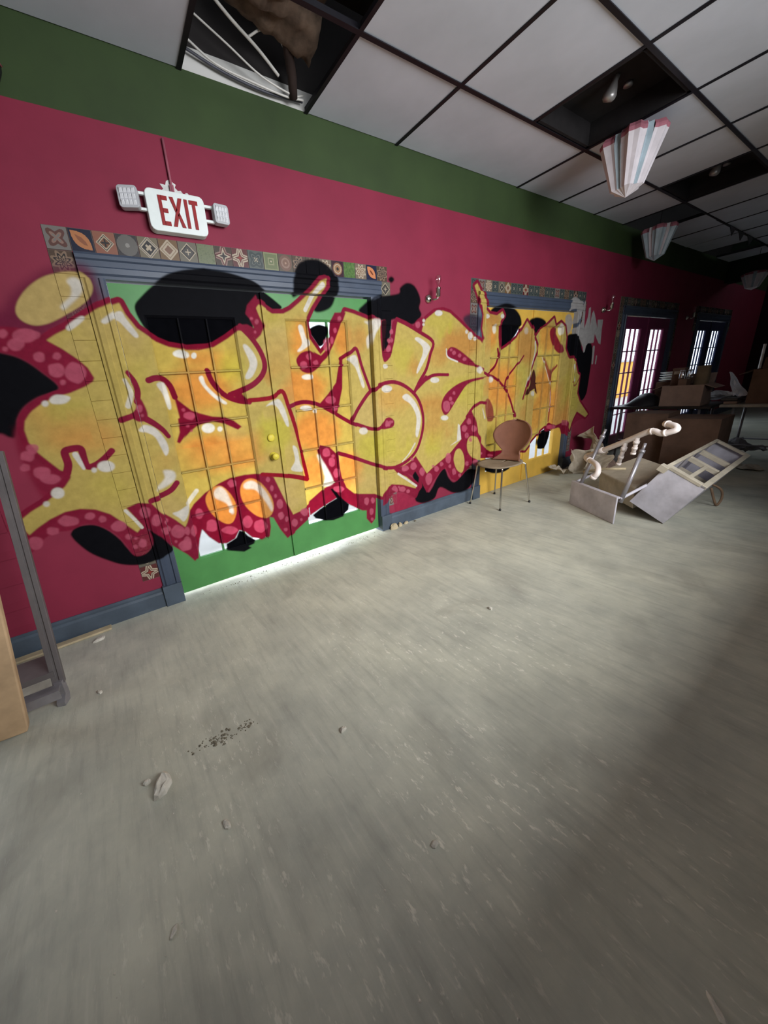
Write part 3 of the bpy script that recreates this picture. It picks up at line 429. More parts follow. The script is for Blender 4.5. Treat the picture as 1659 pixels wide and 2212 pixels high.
('P','B',0.82,0.006,1,[1202,315,1194,301,1182,292,1167,294,1159,310,1152,327,1158,343,1171,352,1186,345,1197,332]),
('P','B',0.82,0.006,1,[1177,208,1170,188,1157,181,1143,181,1133,198,1130,220,1135,241,1148,249,1162,244,1175,232]),
('P','B',0.82,0.006,1,[1175,129,1168,121,1160,116,1150,120,1141,128,1141,138,1142,149,1152,153,1162,148,1171,141]),
('P','B',0.82,0.006,1,[877,498,863,486,837,478,799,487,771,505,761,524,771,540,806,540,841,533,866,516]),
('P','B',0.82,0.006,1,[-477,393,-489,367,-504,352,-520,353,-527,379,-528,409,-517,440,-500,454,-485,447,-476,424]),
('P','B',0.82,0.006,1,[-467,488,-472,469,-484,459,-494,467,-502,478,-502,498,-495,516,-483,524,-473,518,-467,505]),
('P','B',0.82,0.006,1,[1468,381,1460,369,1444,361,1423,369,1403,380,1396,397,1409,408,1423,418,1447,412,1460,396]),
('P','B',0.82,0.006,1,[1640,314,1633,306,1623,301,1610,305,1598,313,1596,324,1601,332,1610,339,1625,335,1636,325]),
('P','B',0.82,0.006,1,[1599,547,1590,538,1575,534,1559,536,1542,545,1537,559,1543,569,1560,573,1578,570,1593,560]),
('P','B',0.82,0.006,1,[1384,1021,1377,1005,1366,995,1351,993,1339,1007,1340,1026,1345,1042,1356,1050,1369,1051,1382,1041]),
('P','B',0.82,0.006,1,[1428,1028,1424,1020,1416,1014,1406,1018,1397,1023,1393,1033,1397,1042,1407,1044,1417,1044,1425,1038]),
('P','B',0.82,0.006,1,[232,1870,229,1864,222,1861,215,1861,210,1864,208,1869,211,1875,218,1878,225,1878,229,1875]),
('P','B',0.82,0.006,1,[270,1850,266,1842,258,1835,248,1834,241,1841,240,1850,245,1858,253,1866,263,1865,270,1859]),
('P','B',0.82,0.006,1,[243,1784,240,1779,234,1776,229,1776,225,1779,224,1784,226,1790,231,1793,238,1794,240,1789]),
('P','B',0.82,0.006,1,[672,1617,668,1603,655,1593,640,1595,629,1604,624,1619,632,1633,646,1640,661,1641,671,1631]),
('P','B',0.82,0.006,1,[627,1556,619,1540,601,1530,579,1529,566,1542,565,1558,570,1574,587,1583,608,1584,625,1573]),
('P','B',0.82,0.006,1,[729,1570,727,1559,711,1555,696,1554,687,1562,679,1572,688,1582,701,1587,717,1590,725,1580]),
('P','B',0.82,0.006,1,[846,1700,839,1671,821,1655,804,1655,788,1669,790,1701,796,1730,814,1744,832,1749,843,1728]),
('P','B',0.82,0.006,1,[925,1804,922,1792,913,1786,902,1784,896,1793,892,1804,897,1816,907,1821,917,1823,923,1814]),
('P','B',0.82,0.006,1,[888,1732,884,1716,876,1704,865,1705,858,1716,858,1732,862,1747,870,1758,881,1757,887,1747]),
('P','B',0.82,0.006,1,[964,1885,960,1876,952,1866,940,1868,929,1873,929,1884,932,1895,943,1900,955,1903,962,1895]),
('P','B',0.82,0.006,1,[1478,1789,1475,1777,1463,1771,1450,1772,1442,1779,1438,1789,1444,1798,1453,1804,1464,1805,1472,1798]),
('P','B',0.82,0.006,1,[1444,1719,1441,1709,1432,1701,1418,1701,1411,1710,1406,1720,1410,1730,1420,1737,1432,1735,1440,1729]),
('P','B',0.82,0.006,1,[1439,1649,1434,1637,1421,1630,1407,1630,1393,1636,1391,1650,1397,1662,1409,1669,1424,1670,1435,1661]),
('P','B',0.82,0.006,1,[863,1276,856,1257,828,1248,796,1252,770,1265,762,1284,777,1301,802,1310,832,1306,856,1294]),
('P','B',0.82,0.006,1,[877,1204,867,1193,851,1188,833,1188,819,1198,818,1210,822,1221,838,1225,856,1227,871,1217]),
('P','B',0.82,0.006,1,[-270,1271,-283,1259,-302,1253,-324,1255,-343,1265,-344,1279,-336,1292,-316,1297,-294,1295,-277,1285]),
('P','B',0.82,0.006,1,[-320,1207,-322,1201,-329,1199,-335,1200,-341,1203,-342,1210,-338,1215,-332,1217,-326,1216,-321,1212]),
('P','B',0.82,0.006,1,[-305,1172,-307,1167,-312,1166,-318,1165,-322,1169,-322,1174,-319,1178,-315,1181,-309,1181,-305,1177]),
('P','B',0.82,0.006,1,[1396,1007,1393,998,1376,995,1357,997,1341,1004,1337,1015,1346,1022,1359,1028,1377,1024,1394,1018]),
('P','B',0.82,0.006,1,[1482,1790,1477,1778,1465,1773,1453,1773,1439,1777,1440,1790,1444,1800,1454,1808,1468,1811,1478,1802]),
('P','B',0.82,0.006,1,[1478,1723,1472,1712,1462,1705,1449,1705,1439,1712,1435,1724,1442,1734,1451,1741,1463,1740,1474,1735]),
('P','B',0.82,0.006,1,[1447,1657,1441,1643,1427,1636,1412,1632,1403,1645,1395,1657,1403,1671,1414,1681,1431,1683,1442,1671]),
('P','B',0.82,0.006,1,[2295,1605,2289,1593,2274,1587,2257,1585,2242,1593,2235,1606,2244,1617,2257,1623,2274,1624,2286,1616]),
('P','B',0.82,0.006,1,[2377,1577,2371,1568,2359,1560,2341,1561,2327,1568,2321,1578,2328,1588,2340,1595,2358,1595,2372,1587]),
('P','B',0.82,0.006,1,[2456,1542,2452,1530,2435,1525,2415,1524,2399,1532,2394,1544,2403,1553,2415,1561,2432,1558,2451,1554]),
('P','B',0.82,0.006,1,[2242,1631,2240,1625,2230,1620,2218,1619,2207,1624,2203,1632,2206,1640,2218,1643,2231,1645,2239,1638]),
('P','B',0.82,0.006,1,[2249,1168,2247,1155,2233,1150,2217,1150,2203,1159,2201,1172,2205,1182,2216,1191,2233,1188,2246,1180]),
('P','B',0.82,0.006,1,[2295,1219,2296,1208,2283,1204,2271,1207,2259,1212,2253,1222,2259,1232,2268,1239,2283,1237,2293,1229]),
('P','B',0.82,0.006,1,[2220,1094,2208,1056,2179,1042,2151,1047,2129,1070,2114,1104,2121,1142,2149,1154,2177,1153,2208,1136]),
('P','B',0.82,0.006,1,[2279,1123,2270,1115,2258,1108,2238,1111,2225,1119,2218,1129,2224,1138,2237,1144,2255,1141,2271,1134]),
('P','B',0.82,0.006,1,[1807,1849,1800,1833,1784,1823,1765,1824,1751,1834,1747,1848,1749,1865,1767,1872,1786,1876,1802,1866]),
('P','B',0.82,0.006,1,[1411,1014,1405,1001,1395,992,1382,997,1372,1006,1370,1019,1375,1030,1384,1039,1396,1038,1406,1028]),
('P','B',0.82,0.006,1,[1444,1029,1442,1023,1435,1019,1427,1020,1421,1025,1419,1032,1422,1039,1429,1042,1437,1043,1443,1037]),
('P','B',0.82,0.006,1,[1631,554,1618,540,1595,533,1567,540,1543,553,1538,572,1544,588,1569,592,1597,589,1619,574]),
('P','B',0.82,0.006,1,[1739,556,1727,536,1707,526,1680,529,1657,547,1652,572,1660,592,1682,602,1709,600,1728,579]),
('P','B',0.82,0.006,1,[1699,634,1696,624,1684,619,1670,623,1657,630,1653,642,1658,652,1671,653,1684,653,1694,644]),
('P','B',0.82,0.006,1,[1851,476,1840,453,1823,436,1798,448,1781,467,1771,492,1781,513,1798,529,1822,523,1838,502]),
('P','B',0.82,0.006,1,[1957,380,1947,346,1924,328,1893,323,1869,358,1858,400,1872,435,1896,451,1925,447,1952,422]),
('P','B',0.82,0.006,1,[2062,466,2052,452,2036,442,2013,446,1993,461,1991,479,1991,499,2013,504,2036,499,2053,484]),
('P','B',0.82,0.006,1,[2131,506,2121,495,2107,489,2088,489,2074,502,2072,517,2076,529,2088,538,2107,533,2121,522]),
('P','B',0.82,0.006,1,[1992,509,1991,501,1978,500,1965,502,1954,509,1950,517,1954,523,1966,525,1979,524,1989,517]),
('P','B',0.82,0.006,1,[2247,554,2240,522,2221,500,2193,506,2167,528,2161,569,2169,604,2193,615,2217,611,2239,590]),
('P','B',0.82,0.006,1,[2331,384,2329,359,2309,356,2290,354,2273,372,2269,395,2270,420,2289,427,2309,427,2323,406]),
('P','B',0.82,0.006,1,[2417,327,2414,313,2402,306,2387,312,2376,323,2369,336,2373,349,2386,352,2400,352,2414,342]),
('P','B',0.82,0.006,1,[2251,461,2249,449,2238,441,2224,446,2211,455,2206,470,2214,480,2223,486,2236,483,2249,476]),
('P','B',0.82,0.006,1,[2497,835,2486,816,2468,803,2444,807,2418,820,2410,846,2417,870,2442,876,2465,875,2487,859]),
('P','B',0.82,0.006,1,[2556,903,2555,882,2533,875,2510,875,2491,891,2484,912,2493,928,2506,943,2530,937,2547,922]),
('P','B',0.82,0.006,1,[2525,756,2517,741,2503,731,2483,730,2468,747,2461,765,2467,781,2481,791,2501,788,2517,774]),
('P','B',0.82,0.006,1,[2631,818,2623,798,2608,784,2587,790,2570,805,2564,827,2570,845,2583,860,2603,855,2619,840]),
('P','B',0.82,0.006,1,[2583,702,2579,687,2564,680,2547,686,2532,695,2524,710,2531,723,2544,730,2562,730,2574,716]),
('P','B',0.82,0.006,1,[2682,423,2681,399,2659,386,2630,398,2610,415,2593,439,2603,460,2626,468,2651,462,2676,447]),
('P','B',0.82,0.006,1,[2533,442,2533,425,2518,418,2498,422,2481,434,2479,451,2485,464,2496,473,2514,468,2530,458]),
('P','B',0.82,0.006,1,[2806,508,2802,500,2786,495,2762,498,2748,509,2738,519,2741,529,2762,529,2783,527,2803,519]),
('P','B',0.82,0.006,1,[3040,444,3035,434,3004,435,2971,441,2948,451,2932,462,2937,473,2966,474,3000,465,3024,456]),
('P','B',0.82,0.006,1,[1478,364,1477,350,1462,346,1447,350,1433,360,1431,374,1436,386,1448,393,1464,391,1474,377]),
('P','B',0.82,0.006,1,[1582,348,1573,336,1553,327,1521,336,1495,351,1493,368,1496,384,1524,385,1554,380,1574,364]),
('P','B',0.82,0.006,1,[1634,314,1631,302,1618,300,1603,300,1591,311,1588,325,1592,337,1605,339,1618,336,1630,327]),
('P','B',0.82,0.006,1,[1506,387,1503,381,1497,377,1488,380,1482,386,1477,393,1480,400,1488,401,1497,399,1505,394]),
('P','B',0.82,0.006,1,[4377,617,4368,603,4321,597,4250,606,4191,624,4173,642,4186,656,4243,657,4311,652,4371,634]),
('P','B',0.82,0.006,1,[4607,646,4603,622,4585,610,4561,617,4538,631,4530,655,4525,680,4543,692,4568,687,4592,672]),
]
PX=.0025; PX0,PX1,PZ0,PZ1=-2.3,5.6,0.0,2.4
NXP=int((PX1-PX0)/PX); NZP=int((PZ1-PZ0)/PX)
def s2l(c):
    c=np.asarray(c,float)/255.; return np.where(c<=.04045,c/12.92,((c+.055)/1.055)**2.4)
def catmull(p,closed,k=5):
    n=len(p)
    if closed: q=[p[(i-1)%n] for i in range(n+3)]; q=np.array(q)
    else: q=np.vstack([2*p[0]-p[1],p,2*p[-1]-p[-2]])
    out=[]
    for i in range(1,len(q)-2):
        a,b,c,d=q[i-1],q[i],q[i+1],q[i+2]
        for t in np.arange(k)/k:
            out.append(.5*((2*b)+(c-a)*t+(2*a-5*b+4*c-d)*t*t+(3*b-a-3*c+d)*t**3))
    if not closed: out.append(q[-2])
    return np.array(out)
def blur(m,r):
    for ax in(0,1):
        for _ in range(2):
            n=2*r+1
            pad=[(0,0),(0,0)];pad[ax]=(r+1,r)
            c=np.cumsum(np.pad(m,pad,mode='edge'),axis=ax)
            m=(np.take(c,range(n,c.shape[ax]),ax)-np.take(c,range(0,c.shape[ax]-n),ax))/n
    return m
def poly_mask(p,x0,z0,nx,nz):
    # p in pixel units relative to (x0,z0); area coverage in x, 3 sub-rows
    m=np.zeros((nz,nx+1));a=p;b=np.roll(p,-1,0)
    for r in range(nz):
        for s in(.17,.5,.83):
            y=r+s;h=(a[:,1]<=y)!=(b[:,1]<=y)
            if not h.any(): continue
            A=a[h];B=b[h];xs=np.sort(A[:,0]+(y-A[:,1])/(B[:,1]-A[:,1])*(B[:,0]-A[:,0]))
            for u,v in zip(xs[::2],xs[1::2]):
                u=min(max(u,0),nx);v=min(max(v,0),nx);i,j=int(u),int(v)
                if i==j: m[r,i]+=v-u
                else: m[r,i]+=i+1-u;m[r,i+1:j]+=1;m[r,j]+=v-j
    return np.clip(m[:,:nx]/3,0,1)
def build_paint():
    img=np.zeros((NZP,NXP,4),np.float32);fill=np.zeros((NZP,NXP),np.float32)
    for t,col,al,soft,arg,pts in SHAPES:
        p=np.array(pts,float).reshape(-1,2)/1000.
        c=s2l(PAL[col])*PGAIN
        if t=='P':
            if arg in(1,3): p=catmull(p,True)
            q=(p-[PX0,PZ0])/PX; r=max(1,int(soft/PX/2)); pad=4*r+3
        else:
            w0,w1=arg
            closed=w1<0
            if closed: w1=w0
            else: p=catmull(p,False,5)
            q=(p-[PX0,PZ0])/PX; pad=int(max(w0,w1)/PX+soft/PX)+4
        x0=max(0,int(q[:,0].min())-pad);x1=min(NXP,int(q[:,0].max())+pad+1);z0=max(0,int(q[:,1].min())-pad);z1=min(NZP,int(q[:,1].max())+pad+1)
        if x1<=x0 or z1<=z0: continue
        q=q-[x0,z0]
        if t=='P':
            m=blur(poly_mask(q,x0,z0,x1-x0,z1-z0),r)
            if arg==2: fill[z0:z1,x0:x1]=np.maximum(fill[z0:z1,x0:x1],m)
            if arg==3: m=m*fill[z0:z1,x0:x1]
        else:
            m=np.zeros((z1-z0,x1-x0));n=len(q)-1
            for i in range(n):
                A,B=q[i],q[i+1];w=(w0+(w1-w0)*i/max(1,n-1))/2/PX
                pd=w+soft/PX+2
                u0=max(0,int(min(A[0],B[0])-pd));u1=min(m.shape[1],int(max(A[0],B[0])+pd)+1);v0=max(0,int(min(A[1],B[1])-pd));v1=min(m.shape[0],int(max(A[1],B[1])+pd)+1)
                if u1<=u0 or v1<=v0: continue
                X,Z=np.meshgrid(np.arange(u0,u1)+.5,np.arange(v0,v1)+.5);d=B-A;tt=np.clip(((X-A[0])*d[0]+(Z-A[1])*d[1])/max(d@d,1e-9),0,1)
                D=np.hypot(X-A[0]-tt*d[0],Z-A[1]-tt*d[1])
                m[v0:v1,u0:u1]=np.maximum(m[v0:v1,u0:u1],np.clip((w-D)/max(1,soft/PX)+.5,0,1))
        m=(m*al)[...,None]
        reg=img[z0:z1,x0:x1]; a0=reg[...,3:]; a1=m+a0*(1-m)
        reg[...,:3]=np.where(a1>1e-6,(c*m+reg[...,:3]*a0*(1-m))/np.maximum(a1,1e-6),reg[...,:3])
        reg[...,3:]=a1
    return img
PAINT=build_paint()
# where the paint changes (for adaptive subdivision of painted faces)
_pm=PAINT[...,:3]*PAINT[...,3:]
_g=np.zeros((NZP,NXP),bool)
_q=np.concatenate([_pm,PAINT[...,3:]*.6],-1)
_q=np.sqrt(np.maximum(_q,0))
_g[:,1:]|=np.abs(np.diff(_q,axis=1)).max(-1)>.022
_g[1:,:]|=np.abs(np.diff(_q,axis=0)).max(-1)>.022
_I=np.zeros((NZP+1,NXP+1),np.int64);_I[1:,1:]=np.cumsum(np.cumsum(_g,0),1)
def busy(x0,x1,z0,z1):
    u0=np.clip(np.floor((x0-PX0)/PX),0,NXP).astype(int);u1=np.clip(np.ceil((x1-PX0)/PX),0,NXP).astype(int)
    v0=np.clip(np.floor((z0-PZ0)/PX),0,NZP).astype(int);v1=np.clip(np.ceil((z1-PZ0)/PX),0,NZP).astype(int)
    return (_I[v1,u1]-_I[v0,u1]-_I[v1,u0]+_I[v0,u0])>0
def paint_at(x,z):
    u=(x-PX0)/PX-.5;v=(z-PZ0)/PX-.5
    ok=(u>=0)&(u<NXP-1.01)&(v>=-.5)&(v<NZP-1.01)
    u=np.clip(u,0,NXP-1.01);v=np.clip(v,0,NZP-1.01);i=u.astype(int);j=v.astype(int);a=(u-i)[...,None];b=(v-j)[...,None]
    P=PAINT
    # premultiplied blend
    def s(jj,ii):
        q=P[jj,ii];return np.concatenate([q[...,:3]*q[...,3:],q[...,3:]],-1)
    r=s(j,i)*(1-a)*(1-b)+s(j,i+1)*a*(1-b)+s(j+1,i)*(1-a)*b+s(j+1,i+1)*a*b
    r=r*ok[...,None]
    al=np.maximum(r[...,3:],1e-5)
    return np.concatenate([r[...,:3]/al,r[...,3:]],-1)
class PQ:
    """quads in world space that pick up the sprayed paint; faces are cut finer where the colour changes"""
    def __init__(s): s.q=[];s.m=[]
    def quad(s,a,b,c,d,m=0): s.q.append((a,b,c,d));s.m.append(m);return s
    def rect(s,x0,x1,z0,z1,y,m=0): return s.quad((x0,y,z0),(x1,y,z0),(x1,y,z1),(x0,y,z1),m)
    def box(s,lo,hi,m=0):
        x0,y0,z0=lo;x1,y1,z1=hi
        for f in(((x0,y0,z0),(x1,y0,z0),(x1,y0,z1),(x0,y0,z1)),((x1,y1,z0),(x0,y1,z0),(x0,y1,z1),(x1,y1,z1)),((x1,y0,z0),(x1,y1,z0),(x1,y1,z1),(x1,y0,z1)),((x0,y1,z0),(x0,y0,z0),(x0,y0,z1),(x0,y1,z1)),((x0,y0,z1),(x1,y0,z1),(x1,y1,z1),(x0,y1,z1)),((x0,y1,z0),(x1,y1,z0),(x1,y0,z0),(x0,y0,z0))): s.quad(*f,m)
        return s
    def build(s,name,mats,parent=None,at=(0,0,0),kind=None,fine=.0045,label=None):
        Q=np.array(s.q,float);M=np.array(s.m,int);done=[];dm=[]
        for it in range(14):
            if not len(Q): break
            x=Q[...,0];z=Q[...,2]
            e0=np.linalg.norm(Q[:,1]-Q[:,0],axis=1)+np.linalg.norm(Q[:,2]-Q[:,3],axis=1)
            e1=np.linalg.norm(Q[:,2]-Q[:,1],axis=1)+np.linalg.norm(Q[:,3]-Q[:,0],axis=1)
            lim=2*fine*np.where(x.min(1)>2.4,1.5,1)
            b=busy(x.min(1)-PX,x.max(1)+PX,z.min(1)-PX,z.max(1)+PX)
            big=np.maximum(e0,e1)
            sp=b&(big>lim)
            # unpainted-uniform but large faces inside gradients: keep cells below 6 cm where paint exists
            sp|=(big>.16)&(x.max(1)>PX0)&(x.min(1)<PX1)&(z.min(1)<2.3)&(big<1e3)&busy(x.min(1),x.max(1),z.min(1),z.max(1))
            done.append(Q[~sp]);dm.append(M[~sp]);Q=Q[sp];M=M[sp];e0=e0[sp];e1=e1[sp]
            if not len(Q): break
            out=[];om=[]
            k0=e0>=e1*.75;k1=e1>=e0*.75
            A,B,C,D=Q[:,0],Q[:,1],Q[:,2],Q[:,3];AB=(A+B)/2;BC=(B+C)/2;CD=(C+D)/2;DA=(D+A)/2;O=(A+B+C+D)/4
            k=k0&k1
            for t in((A,AB,O,DA),(AB,B,BC,O),(O,BC,C,CD),(DA,O,CD,D)): out.append(np.stack(t,1)[k]);om.append(M[k])
            k=k0&~k1
            for t in((A,AB,CD,D),(AB,B,C,CD)): out.append(np.stack(t,1)[k]);om.append(M[k])
            k=k1&~k0
            for t in((A,B,BC,DA),(DA,BC,C,D)): out.append(np.stack(t,1)[k]);om.append(M[k])
            Q=np.concatenate(out);M=np.concatenate(om)
        if len(Q): done.append(Q);dm.append(M)
        Q=np.concatenate(done);M=np.concatenate(dm)
        o0=org(parent) if parent is not None else Vector(at)
        V=Q.reshape(-1,3);col=paint_at(V[:,0],V[:,2]).astype(np.float32)
        n=len(Q);me=bpy.data.meshes.new(name)
        me.vertices.add(4*n);me.loops.add(4*n);me.polygons.add(n)
        me.vertices.foreach_set('co',(V-np.array(o0)).astype(np.float32).ravel())
        me.loops.foreach_set('vertex_index',np.arange(4*n,dtype=np.int32))
        me.polygons.foreach_set('loop_start',np.arange(0,4*n,4,dtype=np.int32))
        me.polygons.foreach_set('material_index',M.astype(np.int32))
        me.update(calc_edges=True)
        at_=me.attributes.new('Paint','FLOAT_COLOR','POINT');at_.data.foreach_set('color',col.ravel())
        for m in(mats if isinstance(mats,(list,tuple)) else [mats]): me.materials.append(m)
        o=bpy.data.objects.new(name,me);COL.objects.link(o)
        if parent is not None: o.parent=parent
        else: o.location=o0
        ORG[o.name]=Vector(o0);STAT[0]+=n
        return props(o,label,None,None,kind)
STAT=[0]
# ---------------------------------------------------------------- materials
def lin(c): 
    r=s2l(c);return (float(r[0]),float(r[1]),float(r[2]),1)
class NT:
    def __init__(s,name):
        s.mat=bpy.data.materials.new(name);s.mat.use_nodes=True;s.t=s.mat.node_tree;s.b=s.t.nodes['Principled BSDF'];s.out=s.t.nodes['Material Output']
    def n(s,typ,**k):
        o=s.t.nodes.new(typ)
        for a,v in k.items(): setattr(o,a,v)
        return o
    def l(s,a,b): s.t.links.new(a,b)
    def set(s,inp,v):
        if hasattr(v,'is_output'): s.l(v,inp)
        else: inp.default_value=v
    def m(s,op,a,b=0.0,c=None):
        o=s.n('ShaderNodeMath',operation=op);s.set(o.inputs[0],a);s.set(o.inputs[1],b)
        if c is not None: s.set(o.inputs[2],c)
        return o.outputs[0]
    def mix(s,f,a,b,typ='MIX'):
        o=s.n('ShaderNodeMix',data_type='RGBA',blend_type=typ);s.set(o.inputs[0],f);s.set(o.inputs[6],a);s.set(o.inputs[7],b);return o.outputs[2]
    def coord(s,which='Object',scale=None):
        c=s.n('ShaderNodeTexCoord').outputs[which]
        if scale:
            m=s.n('ShaderNodeMapping');s.l(c,m.inputs[0]);m.inputs['Scale'].default_value=scale;c=m.outputs[0]
        return c
    def noise(s,sc,det=3,rough=.55,co=None,dist=0):
        o=s.n('ShaderNodeTexNoise');o.inputs['Scale'].default_value=sc;o.inputs['Detail'].default_value=det;o.inputs['Roughness'].default_value=rough;o.inputs['Distortion'].default_value=dist
        if co is not None: s.l(co,o.inputs['Vector'])
        return o.outputs[0]
    def ramp(s,f,stops,interp='LINEAR'):
        o=s.n('ShaderNodeValToRGB');r=o.color_ramp;r.interpolation=interp
        while len(r.elements)<len(stops): r.elements.new(.5)
        for e,(p,c) in zip(r.elements,stops): e.position=p;e.color=c if len(c)==4 else (*c,1)
        s.set(o.inputs[0],f);return o.outputs[0]
    def bump(s,h,st=.2,dist=.01):
        o=s.n('ShaderNodeBump');o.inputs['Strength'].default_value=st;o.inputs['Distance'].default_value=dist;s.l(h,o.inputs['Height']);s.l(o.outputs[0],s.b.inputs['Normal'])
def simple(name,c,rough=.7,metal=0,var=.12,scale=14,bump=0,spec=.3,trans=0):
    k=NT(name);co=k.coord('Object')
    f=k.noise(scale,4,.6,co)
    base=lin(c)
    dk=tuple(v*(1-2*var) for v in base[:3])+(1,);lt=tuple(min(1,v*(1+2*var)) for v in base[:3])+(1,)
    k.l(k.ramp(f,[(.3,dk),(.7,lt)]),k.b.inputs['Base Color'])
    k.b.inputs['Roughness'].default_value=rough;k.b.inputs['Metallic'].default_value=metal;k.b.inputs['Specular IOR Level'].default_value=spec
    if trans: k.b.inputs['Transmission Weight'].default_value=trans
    if bump: k.bump(k.noise(scale*6,4,.6,co),bump,.004)
    return k.mat
def paintable(name,base_fn,rough=.6,bump=.08,spec=.3):
    """surface colour with the sprayed paint on top (paint read from the mesh)"""
    k=NT(name);co=k.coord('Object')
    a=k.n('ShaderNodeAttribute',attribute_name='Paint')
    f=k.noise(22,4,.6,co)
    var=k.ramp(f,[(.3,(.86,.86,.86,1)),(.7,(1.1,1.1,1.1,1))])
    pc=k.mix(1.0,a.outputs['Color'],var,'MULTIPLY')
    k.l(k.mix(a.outputs['Alpha'],base_fn(k,co),pc),k.b.inputs['Base Color'])
    k.l(k.m('MULTIPLY_ADD',a.outputs['Alpha'],.55-rough,rough),k.b.inputs['Roughness']);k.l(k.m('MULTIPLY_ADD',a.outputs['Alpha'],.02-spec,spec),k.b.inputs['Specular IOR Level'])
    k.bump(k.noise(70,4,.6,co),bump,.003)
    return k.mat
def flat(c,var=.1,scale=5):
    def fn(k,co):
        b=lin(c);d=tuple(v*(1-2*var) for v in b[:3])+(1,);t=tuple(v*(1+2*var) for v in b[:3])+(1,)
        return k.ramp(k.noise(scale,5,.6,co),[(.3,d),(.7,t)])
    return fn
def wall_base(k,co):
    z=k.n('ShaderNodeSeparateXYZ');k.l(co,z.inputs[0])
    nz=k.m('MULTIPLY',k.m('SUBTRACT',k.noise(1.6,3,.5,co),.5),.012)
    h=k.m('ADD',z.outputs[2],nz)
    pink=k.ramp(k.noise(2.2,5,.6,co),[(.3,lin(C_PINK0)),(.7,lin(C_PINK1))])
    green=k.ramp(k.noise(3,4,.6,co),[(.3,lin(C_GREEN0)),(.7,lin(C_GREEN1))])
    c=k.mix(k.m('GREATER_THAN',h,2.765),pink,green)
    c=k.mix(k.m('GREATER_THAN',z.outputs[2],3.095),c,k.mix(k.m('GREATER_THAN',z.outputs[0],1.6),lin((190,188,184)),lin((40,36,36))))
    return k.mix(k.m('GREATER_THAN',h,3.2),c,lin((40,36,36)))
C_PINK0=(120,32,55);C_PINK1=(133,38,62);C_GREEN0=(46,61,33);C_GREEN1=(54,71,38)
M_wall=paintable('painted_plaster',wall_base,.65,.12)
M_casing=paintable('slate_blue_paint',flat((60,69,85),.08),.45,.1,.4)
M_base=paintable('grey_blue_paint',flat((72,82,94),.12),.5,.12,.4)
M_green=paintable('green_door_paint',flat((70,128,68),.06),.45,.06,.4)
M_mustard=paintable('mustard_door_paint',flat((206,164,70),.06),.45,.06,.4)
M_mauve=paintable('mauve_door_paint',flat((120,44,80),.08),.45,.06,.4)
M_navy=paintable('navy_door_paint',flat((34,38,72),.08),.45,.06,.4)
def pane_mat():
    k=NT('window_glass_sprayed');t=k.t
    a=k.n('ShaderNodeAttribute',attribute_name='Paint');co=k.coord('Object')
    df=k.n('ShaderNodeBsdfDiffuse');tr=k.n('ShaderNodeBsdfTranslucent');mx=k.n('ShaderNodeMixShader');mx.inputs[0].default_value=PANE_T
    var=k.ramp(k.noise(16,4,.6,co),[(.3,(.85,.85,.85,1)),(.7,(1.1,1.1,1.1,1))])
    pc=k.mix(1.0,a.outputs['Color'],var,'MULTIPLY')
    gm=k.n('ShaderNodeGamma');k.l(pc,gm.inputs[0]);gm.inputs[1].default_value=1.5
    k.l(pc,df.inputs[0]);k.l(k.mix(1.0,gm.outputs[0],(1.55,1.55,1.55,1),'MULTIPLY'),tr.inputs[0]);k.l(df.outputs[0],mx.inputs[1]);k.l(tr.outputs[0],mx.inputs[2])
    tp=k.n('ShaderNodeBsdfTransparent');tp.inputs[0].default_value=(.86,.88,.9,1)
    gl=k.n('ShaderNodeBsdfGlossy');gl.inputs['Roughness'].default_value=.08
    g=k.n('ShaderNodeMixShader');g.inputs[0].default_value=.05;k.l(tp.outputs[0],g.inputs[1]);k.l(gl.outputs[0],g.inputs[2])
    f=k.n('ShaderNodeMixShader');k.l(a.outputs['Alpha'],f.inputs[0]);k.l(g.outputs[0],f.inputs[1]);k.l(mx.outputs[0],f.inputs[2])
    k.l(f.outputs[0],k.out.inputs[0]);t.nodes.remove(k.b)
    return k.mat
def glass_mat(name,tint=(.9,.93,.95,1),gloss=.08):
    k=NT(name);tp=k.n('ShaderNodeBsdfTransparent');tp.inputs[0].default_value=tint
    gl=k.n('ShaderNodeBsdfGlossy');gl.inputs['Roughness'].default_value=.06
    g=k.n('ShaderNodeMixShader');g.inputs[0].default_value=gloss;k.l(tp.outputs[0],g.inputs[1]);k.l(gl.outputs[0],g.inputs[2]);k.l(g.outputs[0],k.out.inputs[0]);k.t.nodes.remove(k.b);return k.mat
M_pane=pane_mat();M_glass=glass_mat('clear_glass')
